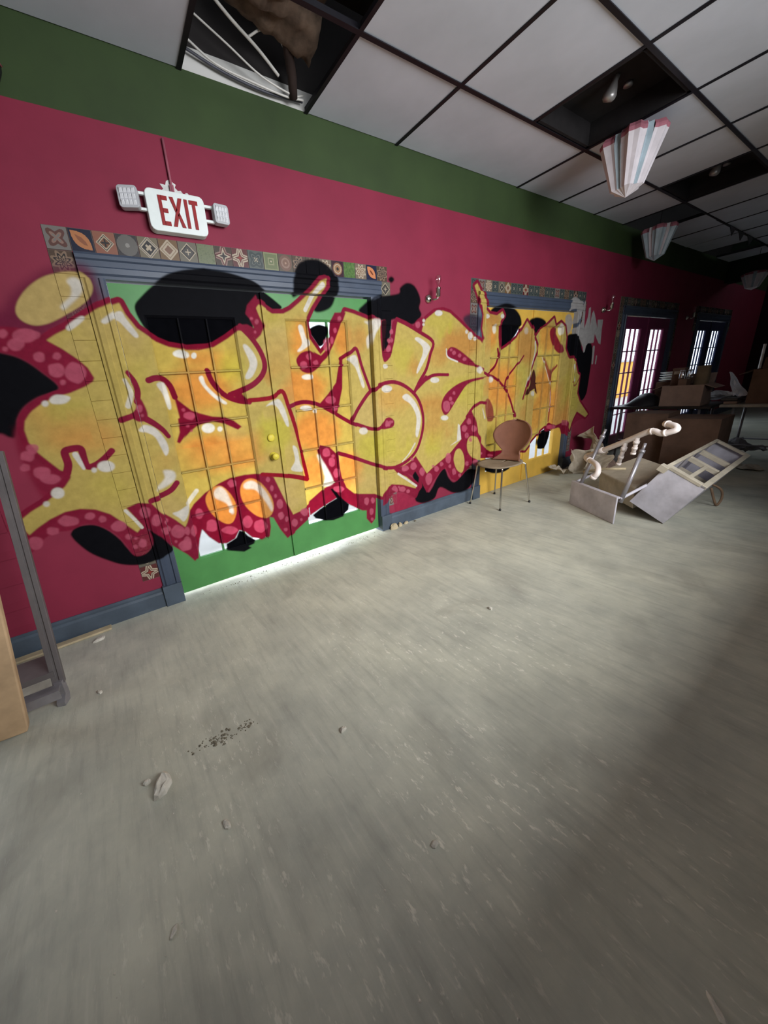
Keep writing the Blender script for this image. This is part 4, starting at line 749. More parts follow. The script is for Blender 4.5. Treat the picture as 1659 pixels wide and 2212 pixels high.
def floor_mat():
    k=NT('dusty_concrete');co=k.coord('Object')
    big=k.noise(.7,5,.62,co);mid=k.noise(3.2,6,.65,co)
    c=k.ramp(big,[(.32,lin((168,169,160))),(.68,lin((194,192,172)))])
    c=k.mix(.55,c,k.ramp(mid,[(.3,lin((146,147,138))),(.7,lin((204,202,184)))]))
    # scuff streaks, drawn out roughly along the room
    st=k.n('ShaderNodeMapping');k.l(co,st.inputs[0]);st.inputs['Rotation'].default_value=(0,0,math.radians(38));st.inputs['Scale'].default_value=(22,2.6,1)
    s=k.noise(1.4,5,.6,st.outputs[0])
    c=k.mix(k.m('MULTIPLY',k.ramp(s,[(.5,(0,0,0,1)),(.72,(1,1,1,1))]),.3),c,lin((122,120,114)))
    c=k.mix(k.m('MULTIPLY',k.ramp(s,[(.28,(1,1,1,1)),(.42,(0,0,0,1))]),.3),c,lin((214,209,196)))
    sn=k.ramp(k.noise(1.9,4,.6,co,.6),[(.56,(0,0,0,1)),(.72,(1,1,1,1))])
    c=k.mix(k.m('MULTIPLY',sn,.4),c,lin((126,122,112)))
    # pale flecks of plaster trodden into the floor, in patches
    vd=k.n('ShaderNodeVectorMath',operation='DISTANCE');k.l(co,vd.inputs[0]);vd.inputs[1].default_value=(.05,-1.75,0)
    near=k.ramp(k.m('MULTIPLY',vd.outputs['Value'],.5),[(.15,(1,1,1,1)),(.75,(.1,.1,.1,1))])
    patch=k.m('MULTIPLY',near,k.ramp(k.noise(1.6,3,.5,co),[(.38,(0,0,0,1)),(.55,(1,1,1,1))]))
    st2=k.n('ShaderNodeMapping');k.l(co,st2.inputs[0]);st2.inputs['Rotation'].default_value=(0,0,math.radians(32));st2.inputs['Scale'].default_value=(44,17,1)
    fl=k.ramp(k.noise(1.0,3,.7,st2.outputs[0]),[(.58,(0,0,0,1)),(.68,(1,1,1,1))])
    c=k.mix(k.m('MULTIPLY',k.m('MULTIPLY',patch,fl),.85),c,lin((226,221,206)))
    k.l(c,k.b.inputs['Base Color'])
    k.l(k.m('ADD',k.m('MULTIPLY',mid,.35),.42),k.b.inputs['Roughness']);k.b.inputs['Specular IOR Level'].default_value=.25
    k.bump(k.m('ADD',k.m('MULTIPLY',k.noise(26,6,.65,co),.5),k.m('MULTIPLY',fl,.35)),.28,.006)
    return k.mat
M_floor=floor_mat()
def tile_ceiling():
    k=NT('mineral_fibre_tile');co=k.coord('Object')
    c=k.ramp(k.noise(1.7,4,.6,co),[(.3,lin((184,188,196))),(.7,lin((200,203,212)))])
    k.l(c,k.b.inputs['Base Color']);k.b.inputs['Roughness'].default_value=.9;k.b.inputs['Specular IOR Level'].default_value=.1
    k.bump(k.noise(160,3,.7,co),.12,.002);return k.mat
M_ctile=tile_ceiling()
M_tee=simple('black_ceiling_bar',(20,18,24),.5)
M_dark=simple('dark_void',(26,23,24),.9)
M_steel=simple('galvanised_steel',(150,146,150),.42,.55,.1,9,.05)
M_steel2=simple('dusty_sheet_steel',(196,192,200),.6,.1,.1,6,.05)
M_steeld=simple('dusty_sheet_steel_tan',(182,172,154),.65,.1,.1,6,.05)
M_chrome=simple('chrome',(205,200,190),.22,1,.03)
M_pvc=simple('white_pvc',(224,212,206),.45,0,.05,8)
M_card=simple('brown_cardboard',(96,74,62),.85,0,.1,7)
M_card2=simple('pale_cardboard',(132,110,98),.85,0,.08,7)
M_paper=simple('dusty_brown_paper',(172,160,142),.85,0,.12,6)
M_wood=simple('bare_pine',(184,154,120),.65,0,.14,5)
M_strip=simple('weathered_lath',(176,160,130),.75,0,.12,8)
M_white=simple('white_plastic',(226,226,224),.5,0,.03)
M_ply=simple('bentwood_ply',(122,82,66),.45,0,.08,6)
M_seat=simple('dusty_bentwood_seat',(132,117,98),.7,0,.1,7)
M_chip=simple('plaster_chip',(196,190,178),.9,0,.12,30)
M_dirt=simple('dark_dirt',(112,105,90),.95,0,.2,40)
M_black=simple('black_plastic_film',(22,22,26),.35,0,.1,10,.05,.5)
M_red=simple('sign_red',(140,24,28),.5,0,.04)
M_signw=simple('sign_white_enamel',(222,228,226),.4,0,.02)
M_lens=glass_mat('prismatic_lens',(.92,.93,.95,1),.35)
M_tabletop=simple('dark_laminate',(30,26,27),.4)
M_sheetw=simple('white_film',(226,230,240),.5,0,.04)
# ================================================================ the room shell
H=3.09
OPEN=[(-3.25,-2.045),(-.605,1.235),(2.715,4.555),(5.975,7.815),(9.145,10.985)]
XW0,XW1=-4.4,13.6
wq=PQ()
xs=[XW0]+[v for o in OPEN for v in o]+[XW1]
for i in range(0,len(xs),2): wq.rect(xs[i],xs[i+1],0,3.72,0)
for a,b in OPEN:
    wq.rect(a,b,2.04,3.72,0)
    wq.quad((a,0,0),(a,.08,0),(a,.08,2.04),(a,0,2.04),1);wq.quad((b,.08,0),(b,0,0),(b,0,2.04),(b,.08,2.04),1)
    wq.quad((a,0,2.04),(a,.08,2.04),(b,.08,2.04),(b,0,2.04),1)
for i in range(0,len(xs),2): wq.quad((xs[i+1],.08,0),(xs[i],.08,0),(xs[i],.08,3.72),(xs[i+1],.08,3.72))
for a,b in OPEN: wq.quad((b,.08,2.04),(a,.08,2.04),(a,.08,3.72),(b,.08,3.72))
wq.quad((XW0,0,3.72),(XW1,0,3.72),(XW1,.08,3.72),(XW0,.08,3.72))
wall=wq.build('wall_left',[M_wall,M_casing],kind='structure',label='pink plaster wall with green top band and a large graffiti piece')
# painted lap boards left of the metal rack
for i in range(6):
    z=.14+.155*i;x0,x1=-2.02,-1.385
    q=PQ();pr=[(z,-.0),(z,-.022),(z+.05,-.021),(z+.157,-.008),(z+.157,0)]
    for (a_,d0),(b_,d1) in zip(pr[:-1],pr[1:]): q.quad((x0,d0,a_),(x1,d0,a_),(x1,d1,b_),(x0,d1,b_))
    for x in(x0,x1): q.quad((x,0,z),(x,-.022,z),(x,-.008,z+.157),(x,0,z+.157))
    q.build('lap_board',[M_wall],wall)
# floor
m=MB()
def fl(u,v):
    x=XW0+(XW1-XW0)*u;y=-4.45+6.4*v;return (x,y,0)
m.box((XW0-.2,-4.5,-.12),(XW1+.2,.085,0))
floor=m.build('floor',M_floor,kind='structure',at=(0,0,0),label='dusty scuffed grey concrete floor with trodden plaster flecks')
# other walls
M_pinkplain=simple('pink_plaster_plain',(160,52,82),.7,0,.06,3)
M_wallgrey=simple('grey_plaster',(128,128,126),.8,0,.06,3)
m=MB();WX=(.2,2.8);WZ=(1.2,2.9);y0=-4.45;y1=-4.25
m.box((XW0,y0,0),(WX[0],y1,3.3)).box((WX[1],y0,0),(XW1,y1,3.3)).box((WX[0],y0,0),(WX[1],y1,WZ[0])).box((WX[0],y0,WZ[1]),(WX[1],y1,3.3))
m.build('wall_right',M_wallgrey,kind='structure',at=(0,-4.35,0))
m=MB();m.box((3.3,-4.25,0),(3.45,-2.78,3.09));m.build('wall_light_block',M_wallgrey,kind='structure',at=(3.37,-3.5,0),label='unseen partition added to keep the rear light off the far end')  # added out of view to block the rear light towards the far right
m=MB();m.box((.1,-3.1,0),(3.3,-2.93,1.0)).box((.1,-3.14,1.0),(3.3,-2.89,1.04)).box((-2.6,-3.1,0),(.1,-2.93,1.45));m.build('wall_floor_shade',M_wallgrey,kind='structure',at=(0,-3,0),label='unseen low wall added to shade the floor near the camera')  # added out of view to shade the near floor; taller part darkens the left
m=MB();m.box((XW0-.2,-4.45,0),(XW0,.2,3.3));m.build('wall_back',M_wallgrey,kind='structure',at=(XW0,-3,0))
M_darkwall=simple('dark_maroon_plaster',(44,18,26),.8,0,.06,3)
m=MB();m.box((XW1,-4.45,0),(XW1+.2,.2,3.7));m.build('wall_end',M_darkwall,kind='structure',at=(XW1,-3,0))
# dark bulkhead that closes the tiled ceiling at the far end
M_soffit=simple('dark_green_plaster',(30,44,32),.8,0,.06,3)
m=MB();m.box((10.2,-4.25,2.72),(10.5,-.002,3.6));m.build('wall_bulkhead',M_soffit,kind='structure',at=(10.3,-3,2.72))
# ---------------------------------------------------------------- French doors
def leaf(door,x0,x1,mat,knob,fine,zb=.004):
    gx0=x0+.152;gx1=gx0+.55;gz0,gz1=.25,1.875;yf,yb=.02,.054;z0,z1=zb,2.032;bd=.013;yg=.034
    q=PQ()
    for y,fl in((yf,0),(yb,1)):
        for r in((x0,gx0,z0,z1),(gx1,x1,z0,z1),(gx0,gx1,gz1,z1),(gx0,gx1,z0,gz0)):
            if fl: q.quad((r[1],y,r[2]),(r[0],y,r[2]),(r[0],y,r[3]),(r[1],y,r[3]))
            else: q.rect(*r,y)
    a,b,c,d=gx0,gx1,gz0,gz1
    ia,ib,ic,id_=a+bd,b-bd,c+bd,d-bd
    q.quad((a,yf,c),(b,yf,c),(ib,yg,ic),(ia,yg,ic));q.quad((b,yf,c),(b,yf,d),(ib,yg,id_),(ib,yg,ic))
    q.quad((b,yf,d),(a,yf,d),(ia,yg,id_),(ib,yg,id_));q.quad((a,yf,d),(a,yf,c),(ia,yg,ic),(ia,yg,id_))
    q.quad((ia,yg,ic),(ib,yg,ic),(ib,yb,ic),(ia,yb,ic));q.quad((ia,yg,id_),(ib,yg,id_),(ib,yb,id_),(ia,yb,id_))
    q.quad((ia,yg,ic),(ia,yg,id_),(ia,yb,id_),(ia,yb,ic));q.quad((ib,yg,ic),(ib,yg,id_),(ib,yb,id_),(ib,yb,ic))
    for x in(x0,x1): q.quad((x,yf,z0),(x,yb,z0),(x,yb,z1),(x,yf,z1))
    for z in(z0,z1): q.quad((x0,yf,z),(x1,yf,z),(x1,yb,z),(x0,yb,z))
    lf=q.build('door_leaf',[mat],door,fine=fine)
    nx,nz=3,5;dx=(ib-ia)/nx;dz=(id_-ic)/nz
    for i in range(nx):
        for j in range(nz):
            p=PQ();u0=ia+i*dx-.002*(i==0);u1=ia+(i+1)*dx+.002*(i==nx-1);w0=ic+j*dz-.002*(j==0);w1=ic+(j+1)*dz+.002*(j==nz-1)
            p.rect(u0,u1,w0,w1,.040);p.quad((u1,.044,w0),(u0,.044,w0),(u0,.044,w1),(u1,.044,w1),1)
            p.build('pane',[M_pane,M_glass],lf,fine=fine)
    hw=.009
    for i in range(1,nx):
        x=ia+i*dx;p=PQ()
        p.rect(x-hw*.5,x+hw*.5,ic,id_,.024);p.quad((x-hw,.038,ic),(x-hw*.5,.024,ic),(x-hw*.5,.024,id_),(x-hw,.038,id_));p.quad((x+hw*.5,.024,ic),(x+hw,.038,ic),(x+hw,.038,id_),(x+hw*.5,.024,id_))
        p.quad((x-hw,.038,ic),(x-hw,.046,ic),(x-hw,.046,id_),(x-hw,.038,id_));p.quad((x+hw,.046,ic),(x+hw,.038,ic),(x+hw,.038,id_),(x+hw,.046,id_));p.rect(x-hw,x+hw,ic,id_,.046)
        p.build('glazing_bar',[mat],lf,fine=fine)
    for j in range(1,nz):
        z=ic+j*dz;p=PQ()
        p.rect(ia,ib,z-hw*.5,z+hw*.5,.0245);p.quad((ia,.038,z-hw),(ib,.038,z-hw),(ib,.0245,z-hw*.5),(ia,.0245,z-hw*.5));p.quad((ia,.0245,z+hw*.5),(ib,.0245,z+hw*.5),(ib,.038,z+hw),(ia,.038,z+hw))
        p.quad((ia,.046,z-hw),(ib,.046,z-hw),(ib,.038,z-hw),(ia,.038,z-hw));p.quad((ia,.038,z+hw),(ib,.038,z+hw),(ib,.046,z+hw),(ia,.046,z+hw));p.rect(ia,ib,z-hw,z+hw,.0462)
        p.build('glazing_bar',[mat],lf,fine=fine)
    if knob:
        for z,big in((.91,1),(1.05,0)):
            mb=MB();Mx=Matrix.Translation((x1-.075,.02,z))@Matrix.Rotation(math.radians(90),4,'X')
            if big: mb.lathe([(.031,0),(.031,.006),(.014,.012),(.012,.03),(.024,.038),(.028,.05),(.022,.06),(0,.063)],18,Mx)
            else: mb.lathe([(.029,0),(.029,.01),(.02,.016),(0,.016)],18,Mx)
            mb.build('knob' if big else 'deadbolt',simple('knob_oversprayed',(196,178,62),.5) if big else bpy.data.materials['knob_oversprayed'],lf)
    return lf
def casing_piece(parent,x0,x1,z0,z1,axis,flip,mat,fine):
    """moulded board, profile across its width"""
    prof=[(0,.0),(0,-.024),(.10,-.030),(.24,-.030),(.30,-.021),(.52,-.021),(.58,-.027),(.80,-.024),(.88,-.015),(1,-.012),(1,0)]
    q=PQ()
    for (t0,d0),(t1,d1) in zip(prof[:-1],prof[1:]):
        if axis=='z':
            if flip: a=x1-(x1-x0)*t0;b=x1-(x1-x0)*t1
            else: a=x0+(x1-x0)*t0;b=x0+(x1-x0)*t1
            q.quad((a,d0,z0),(b,d1,z0),(b,d1,z1),(a,d0,z1))
        else:
            a=z1-(z1-z0)*t0;b=z1-(z1-z0)*t1
            q.quad((x0,d0,a),(x1,d0,a),(x1,d1,b),(x0,d1,b))
    if axis=='z': q.quad((x0,-.02,z1),(x1,-.02,z1),(x1,0,z1),(x0,0,z1))
    else:
        for x in(x0,x1): q.quad((x,-.02,z0),(x,0,z0),(x,0,z1),(x,-.02,z1))
    return q.build('casing',[mat],parent,fine=fine)
TRIM=[0]
def trim(loc,label):
    TRIM[0]+=1;return empty('trim_%d'%TRIM[0],loc,label,kind='structure')
def french_door(n,sh,mat,label,painted,casing):
    fine=.0045 if n==1 else .006
    a,b=OPEN[n]
    d=empty('door_%d'%n,((a+b)/2,0,0),label,kind='structure')
    mid=(a+b)/2
    zb=.03 if n==1 else .004
    leaf(d,a+.005,mid-.002,mat,n==1,fine,zb);leaf(d,mid+.002,b-.005,mat,False,fine,zb)
    q=PQ();q.box((mid-.016,.004,.035),(mid+.016,.02,2.03));q.build('meeting_strip',[mat],d,fine=fine)
    t=trim(((a+b)/2,0,0),'moulded slate blue casing around the '+label.split(' double')[0]+' doors')
    casing_piece(t,a-.115,a,.15,2.04,'z',True,casing,fine);casing_piece(t,b,b+.115,.15,2.04,'z',False,casing,fine)
    casing_piece(t,a-.115,b+.115,2.04,2.16,'x',False,casing,fine)
    for x0,x1 in((a-.123,a),(b,b+.123)):
        p=PQ();p.box((x0,-.038,0),(x1,0,.152));p.build('plinth_block',[M_base],t,fine=fine)
    return d
french_door(1,0,M_green,'green double French door under the graffiti',True,M_casing)
french_door(2,3.32,M_mustard,'mustard yellow double French door behind the chair',True,M_casing)
french_door(3,6.58,M_mauve,'mauve double French door behind the cluttered tables',False,M_casing)
french_door(4,9.75,M_navy,'navy double French door at the far end',False,M_casing)
# ---------------------------------------------------------------- glazed tiles around the doors
def tp(field,stops,noise_amt=.0,overlay=None):
    def fn(k,co):
        g=k.coord('Generated');s=k.n('ShaderNodeSeparateXYZ');k.l(g,s.inputs[0])
        u=k.m('MULTIPLY_ADD',s.outputs[0],2,-1);v=k.m('MULTIPLY_ADD',s.outputs[2],2,-1)
        au=k.m('ABSOLUTE',u);av=k.m('ABSOLUTE',v)
        r=k.m('SQRT',k.m('ADD',k.m('MULTIPLY',u,u),k.m('MULTIPLY',v,v)));th=k.m('ARCTAN2',v,u)
        if field=='diamond': f=k.m('ADD',au,av)
        elif field=='circle': f=r
        elif field=='square': f=k.m('MAXIMUM',au,av)
        elif field=='flower4': f=k.m('ADD',r,k.m('MULTIPLY',k.m('COSINE',k.m('MULTIPLY',th,4)),.22))
        elif field=='flower8': f=k.m('ADD',r,k.m('MULTIPLY',k.m('COSINE',k.m('MULTIPLY',th,8)),.16))
        elif field=='star': f=k.m('MULTIPLY_ADD',k.m('MINIMUM',au,av),1.4,k.m('MULTIPLY',r,.55))
        elif field=='lens':
            p=k.m('MULTIPLY',k.m('ADD',u,v),.7071);q=k.m('MULTIPLY',k.m('SUBTRACT',u,v),.7071)
            f=k.m('ADD',k.m('ABSOLUTE',k.m('ADD',p,0)),k.m('MULTIPLY',k.m('MULTIPLY',q,q),.5))
        elif field=='marble': f=k.m('MULTIPLY',k.noise(60,5,.7,co),2)
        f=k.m('ADD',f,k.m('MULTIPLY',k.m('SUBTRACT',k.noise(180,2,.5,co),.5),.12+noise_amt))
        c=k.ramp(k.m('MULTIPLY',f,.5),[(p_,lin(q_)) for p_,q_ in stops],'CONSTANT' if field!='marble' else 'LINEAR')
        if overlay:
            kind,w,L,col=overlay
            if kind=='cross': mk=k.m('MULTIPLY',k.m('LESS_THAN',k.m('MINIMUM',au,av),w),k.m('LESS_THAN',k.m('MAXIMUM',au,av),L))
            elif kind=='x':
                a_=k.m('ABSOLUTE',k.m('SUBTRACT',au,av));mk=k.m('MULTIPLY',k.m('LESS_THAN',a_,w),k.m('LESS_THAN',r,L))
            elif kind=='dot': mk=k.m('LESS_THAN',r,L)
            c=k.mix(mk,c,lin(col))
        edge=k.m('GREATER_THAN',k.m('MAXIMUM',au,av),.95)
        return k.mix(1.0,k.mix(edge,c,lin((110,104,96))),(.72,.72,.72,1),'MULTIPLY')
    return fn
def TM(name,*a,**k): return paintable('glazed_tile_'+name,tp(*a,**k),.25,.05,.5)
cr=(188,172,150);gy=(128,122,118);mr=(96,44,44);nv=(34,38,58);gn=(96,112,72);og=(190,126,84);dk=(52,48,48);br=(126,88,66)
TILES=[TM('brown_flower','flower4',[(0,gy),(.1,(150,120,108)),(.2,(104,72,66)),(.36,gy)]),
 TM('orange_leaf','lens',[(0,(150,96,70)),(.1,og),(.3,nv)],overlay=None),
 TM('cross_diamond','diamond',[(0,br),(.24,cr),(.30,dk),(.34,cr),(.4,(150,98,80))],overlay=('cross',.08,.34,dk)),
 TM('grey_disc','circle',[(0,(150,146,140)),(.1,(108,104,100)),(.47,(60,56,58))]),
 TM('white_knot','diamond',[(0,dk),(.3,(46,48,52)),(.34,cr),(.42,(100,98,96)),(.47,cr),(.52,(120,110,90))],overlay=('x',.16,.34,cr)),
 TM('beige_diamond','diamond',[(0,(128,96,78)),(.22,cr),(.34,(150,128,104)),(.4,cr),(.5,(120,92,62))]),
 TM('dark_diamond','diamond',[(0,(80,76,72)),(.3,dk),(.37,cr),(.43,(112,106,92))],overlay=('cross',.05,.3,cr)),
 TM('green_marble','marble',[(.25,(70,82,52)),(.5,(120,126,96)),(.75,(96,110,70))]),
 TM('maroon_arch','star',[(0,dk),(.14,cr),(.24,mr),(.34,(150,120,110)),(.45,(70,56,46))]),
 TM('white_chevron','star',[(0,(150,60,50)),(.09,mr),(.17,cr),(.27,mr),(.33,cr),(.46,mr)]),
 TM('slate_petals','flower4',[(0,cr),(.05,(60,68,68)),(.2,(104,108,104)),(.26,(62,70,70)),(.42,(86,92,88))]),
 TM('olive_square','square',[(0,cr),(.05,gn),(.12,(148,146,112)),(.2,(112,120,84)),(.4,(140,142,104))]),
 TM('brown_rosette','circle',[(0,(170,140,120)),(.06,(128,98,84)),(.2,(150,122,108)),(.3,(120,90,78)),(.44,(96,84,70))]),
 TM('plum_ring','circle',[(0,dk),(.1,(160,120,86)),(.24,cr),(.3,(150,110,80)),(.38,(60,30,44))]),
 TM('leaf_green','marble',[(.3,(66,98,48)),(.55,(96,128,70)),(.75,(120,140,92))]),
 TM('cream_daisy','flower8',[(0,br),(.07,cr),(.2,br),(.28,cr),(.4,(128,112,96))]),
 TM('orange_navy','lens',[(0,(120,60,40)),(.06,(214,136,92)),(.28,(34,36,64))]),
 TM('floral_brown','flower8',[(0,dk),(.1,(150,124,104)),(.2,dk),(.3,(140,116,98)),(.42,(90,72,60))])]
order1=[0,1,2,3,4,5,6,7,8,9,10,11,12,17,17,15,13,14,15,16,17]
def tile_surround(sh,order,label,cols,seed,own=True,skip=()):
    R_=random.Random(seed)
    t=trim((sh+.315,0,0),label)
    S=.1077;h=.0536;pos=[]
    for i in range(21): pos.append((sh-.83+S*(i+.5),2.2175,order[i%len(order)]))
    for k_ in range(1,cols+1):
        for x in(sh-.777,sh+1.407): pos.append((x,2.2175-S*k_,R_.choice([0,17,9,15,6,12,17])))
    base=None
    for x,z,ti in pos:
        d=-.0035-R_.uniform(0,.001)
        if own:
            q=PQ();e=.0015
            q.rect(x-h+e,x+h-e,z-h+e,z+h-e,d)
            for (x0,z0),(x1,z1) in zip([(-1,-1),(1,-1),(1,1),(-1,1)],[(1,-1),(1,1),(-1,1),(-1,-1)]):
                q.quad((x+x0*h,0,z+z0*h),(x+x1*h,0,z+z1*h),(x+x1*(h-e),d,z+z1*(h-e)),(x+x0*(h-e),d,z+z0*(h-e)))
            q.build('tile',[TILES[ti]],t,fine=.0045 if sh<1 else .006)
        else:
            if base is None:
                mb=MB();mb.box((-h,-.008,-h),(h,0,h));o=mb.build('tile',TILES[ti],at=(0,0,0));base=o.data;base.attributes.new('Paint','FLOAT_COLOR','POINT').data.foreach_set('color',[0.0]*(4*len(base.vertices)))
                o.parent=t;o.location=Vector((x,0,z))-org(t)
            else: put(base,'tile',(x,0,z),t,TILES[ti])
    return t
tile_surround(0,order1,'row of patterned glazed tiles around the green doors',18,1)
tile_surround(3.32,[10,0,15,10,6,5,10,10,9,10,10,17,10,10,0,10,17,10,8,10,10],'row of patterned glazed tiles around the mustard doors',18,2)
tile_surround(6.58,[17,10,0,6,8,10,17],'row of dim patterned tiles around the mauve doors',18,3,False)
tile_surround(9.75,[17,10,0,6,8,10,17],'row of dim patterned tiles around the navy doors',3,4,False)
# ---------------------------------------------------------------- baseboards
segs=[(-2.045+.123,-.605-.123),(1.235+.123,2.715-.123),(4.555+.123,5.975-.123),(7.815+.123,9.145-.123),(10.985+.123,XW1)]
bb=empty('baseboard_left',((segs[0][0]+segs[-1][1])/2,0,0),'grey-blue skirting board along the painted wall',kind='structure')
for a,b in segs:
    q=PQ();pr=[(0,-.0),(0,-.022),(.10,-.022),(.115,-.016),(.128,-.018),(.14,-.006),(.14,0)]
    for (z0,y0),(z1,y1) in zip(pr[:-1],pr[1:]): q.quad((a,y0,z0),(b,y0,z0),(b,y1,z1),(a,y1,z1))
    for x in(a,b): q.quad((x,0,0),(x,-.02,0),(x,-.02,.13),(x,0,.13))
    q.build('skirting',[M_base],bb)
# ---------------------------------------------------------------- suspended ceiling
GX=.784;ROW=[0,-.604,-1.278,-1.952,-2.626]
m=MB();m.box((XW0,-4.45,3.72),(XW1,.2,3.8));m.cur=1;m.box((XW0,-4.25,H),(10.2,ROW[4],H+.03))
M_deck=simple('dark_roof_deck',(64,50,42),.9,0,.2,3)
ceil=m.build('ceiling',[M_deck,M_ctile],kind='structure',at=(0,0,H),label='suspended ceiling of pale tiles in a black grid with open gaps')
hw=.013
for y in ROW[1:]:
    t=MB();t.box((XW0,y-hw,H-.006),(10.2,y+hw,H-.001)).box((XW0,y-.002,H),(10.2,y+.002,H+.03));t.build('ceiling_tee',M_tee,ceil)
def cross(n,r):
    x=n*GX;t=MB();a,b=ROW[r+1]+hw,ROW[r]-(hw if r else 0)
    t.box((x-hw,a,H-.0055),(x+hw,b,H-.0005)).box((x-.002,a,H),(x+.002,b,H+.03));t.build('ceiling_tee',M_tee,ceil)
MISS={(0,0),(0,1),(3,1),(6,1),(7,0),(11,0)}
tm={}
for r in range(4):
    b=MB();dy=(ROW[r]-ROW[r+1])/2;b.box((-GX/2+.006,-dy+.006,.002),(GX/2-.006,dy-.006,.017));o=b.build('ceiling_tile',M_ctile,at=(0,0,0));tm[r]=o.data;bpy.data.objects.remove(o)
b=MB();b.box((-GX+.006,-.296,.002),(GX-.006,.296,.017));o=b.build('ceiling_tile',M_ctile,at=(0,0,0));tm['d']=o.data;bpy.data.objects.remove(o)
for r in range(4):
    for n in range(-5,13):
        if not(r==0 and n==3): cross(n,r)
        if (n,r) in MISS or (r==0 and n==3): continue
        cy=(ROW[r]+ROW[r+1])/2
        rx,ry=random.uniform(-.004,.004),random.uniform(-.003,.003)
        if r==0 and n==2: put(tm['d'],'ceiling_tile',(3*GX,cy,H),ceil)
        elif r==0 and n>=8: put(tm[r],'ceiling_tile',((n+.5)*GX,cy,H-.004),ceil,rot=(random.uniform(-.02,.02),random.uniform(-.015,.015),0))
        else: put(tm[r],'ceiling_tile',((n+.5)*GX,cy,H),ceil,rot=(rx,ry,0))
for i,(x,a,b) in enumerate([(.62,.0,-1.6),(-.35,.0,-1.6),(5.9,0,-1.6)]):
    t=MB();t.box((x-.03,b,3.42),(x+.03,a,3.66));t.build('joist',M_wood if i<0 else simple('old_timber_%d'%i,(112,84,66),.85,0,.15,4),ceil)
# brick pier seen up through the missing tile
# ---------------------------------------------------------------- outside
M_pave=simple('pale_pavement',(196,196,194),.8,0,.06,2)
m=MB();m.box((-12,.086,-.14),(34,14,-.005));m.build('pavement',M_pave,kind='structure',at=(5,5,-.14),label='pale pavement outside the doors')
# ================================================================ things
def R3(ax,deg): return Matrix.Rotation(math.radians(deg),4,ax)
def T3(*v): return Matrix.Translation(v)
# ---------------------------------------------------------------- emergency exit sign
ex=empty('exit_sign',(-.157,0,2.385),'white emergency exit sign with red letters and two lamp heads','sign')
M_lamph=simple('pale_grey_plastic',(176,176,180),.4,0,.03);M_facet=simple('faceted_reflector',(226,226,230),.2,.15,.04)
def rrect(x0,x1,z0,z1,r,n=4):
    out=[]
    for cx,cz,a0 in((x1-r,z1-r,0),(x0+r,z1-r,90),(x0+r,z0+r,180),(x1-r,z0+r,270)):
        for i in range(n+1):
            a=math.radians(a0+90*i/n);out.append((cx+r*math.cos(a),cz+r*math.sin(a)))
    return out
m=MB();m.prism(rrect(-.318,-.002,2.29,2.487,.03)[::-1],-.062,-.008);m.build('housing',M_signw,ex,bevel=.004)
Z0,Z1=2.318,2.458;ly0,ly1=-.066,-.061
def poly(*ps):
    mm_=MB()
    for p in ps: mm_.prism([(-.255+(x+.262)*.85,z) for x,z in p][::-1],ly0,ly1)
    return mm_
def bar(x0,z0,x1,z1): return [(x0,z0),(x1,z0),(x1,z1),(x0,z1)]
th=.021
poly(bar(-.262,Z0,-.262+th,Z1),bar(-.243,Z1-.02,-.206,Z1),bar(-.243,(Z0+Z1)/2-.009,-.211,(Z0+Z1)/2+.011),bar(-.243,Z0,-.206,Z0+.02)).build('letter_e',M_red,ex)
poly([(-.192,Z0),(-.168,Z0),(-.112,Z1),(-.136,Z1)],[(-.192,Z1),(-.168,Z1),(-.152,2.40),(-.164,2.385)],[(-.136,Z0),(-.112,Z0),(-.141,2.39),(-.153,2.375)]).build('letter_x',M_red,ex)
poly(bar(-.100,Z0,-.079,Z1)).build('letter_i',M_red,ex)
poly(bar(-.050,Z0,-.029,Z1-.02),bar(-.068,Z1-.02,-.012,Z1)).build('letter_t',M_red,ex)
for sx,lx0,lx1,zc,tilt in((-1,-.452,-.352,2.425,-18),(1,.045,.137,2.415,6)):
    br_=MB()
    xa,xb=(-.36,-.312) if sx<0 else (-.006,.055)
    for z_ in(zc+.028,zc-.045):
        br_=MB();br_.box((xa,-.05,z_),(xb,-.03,z_+.014));br_.build('lamp_bracket',M_signw,ex,bevel=.003)
    Mx=T3((lx0+lx1)/2,-.06,zc)@R3('Z',tilt)
    hd=MB();w_=(lx1-lx0)/2
    hd.prism(rrect(-w_,w_,-.05,.05,.016)[::-1],-.012,.03,Mx);hdo=hd.build('lamp_head',M_lamph,ex,bevel=.003)
    ln=MB()
    for i in range(4):
        for j in range(3):
            cx=-w_+.011+(2*w_-.022)*(i+.5)/4;cz=-.04+.08*(j+.5)/3;a=(2*w_-.022)/8*.94;b=.0125
            P=[Mx@Vector(p) for p in((cx-a,-.013,cz-b),(cx+a,-.013,cz-b),(cx+a,-.013,cz+b),(cx-a,-.013,cz+b),(cx-a*.5,-.022,cz+b*.3),(cx+a*.5,-.022,cz+b*.3))]
            ln.add(P,[[0,1,5,4],[1,2,5],[2,3,4,5],[3,0,4]])
    ln.build('lens',M_facet,hdo)
m=MB();m.tube([(-.157,-.012,2.487),(-.157,-.012,2.75)],.007,8).box((-.168,-.016,2.49),(-.146,-.004,2.54));m.build('conduit',simple('pink_painted_conduit',(150,84,98),.5),ex)
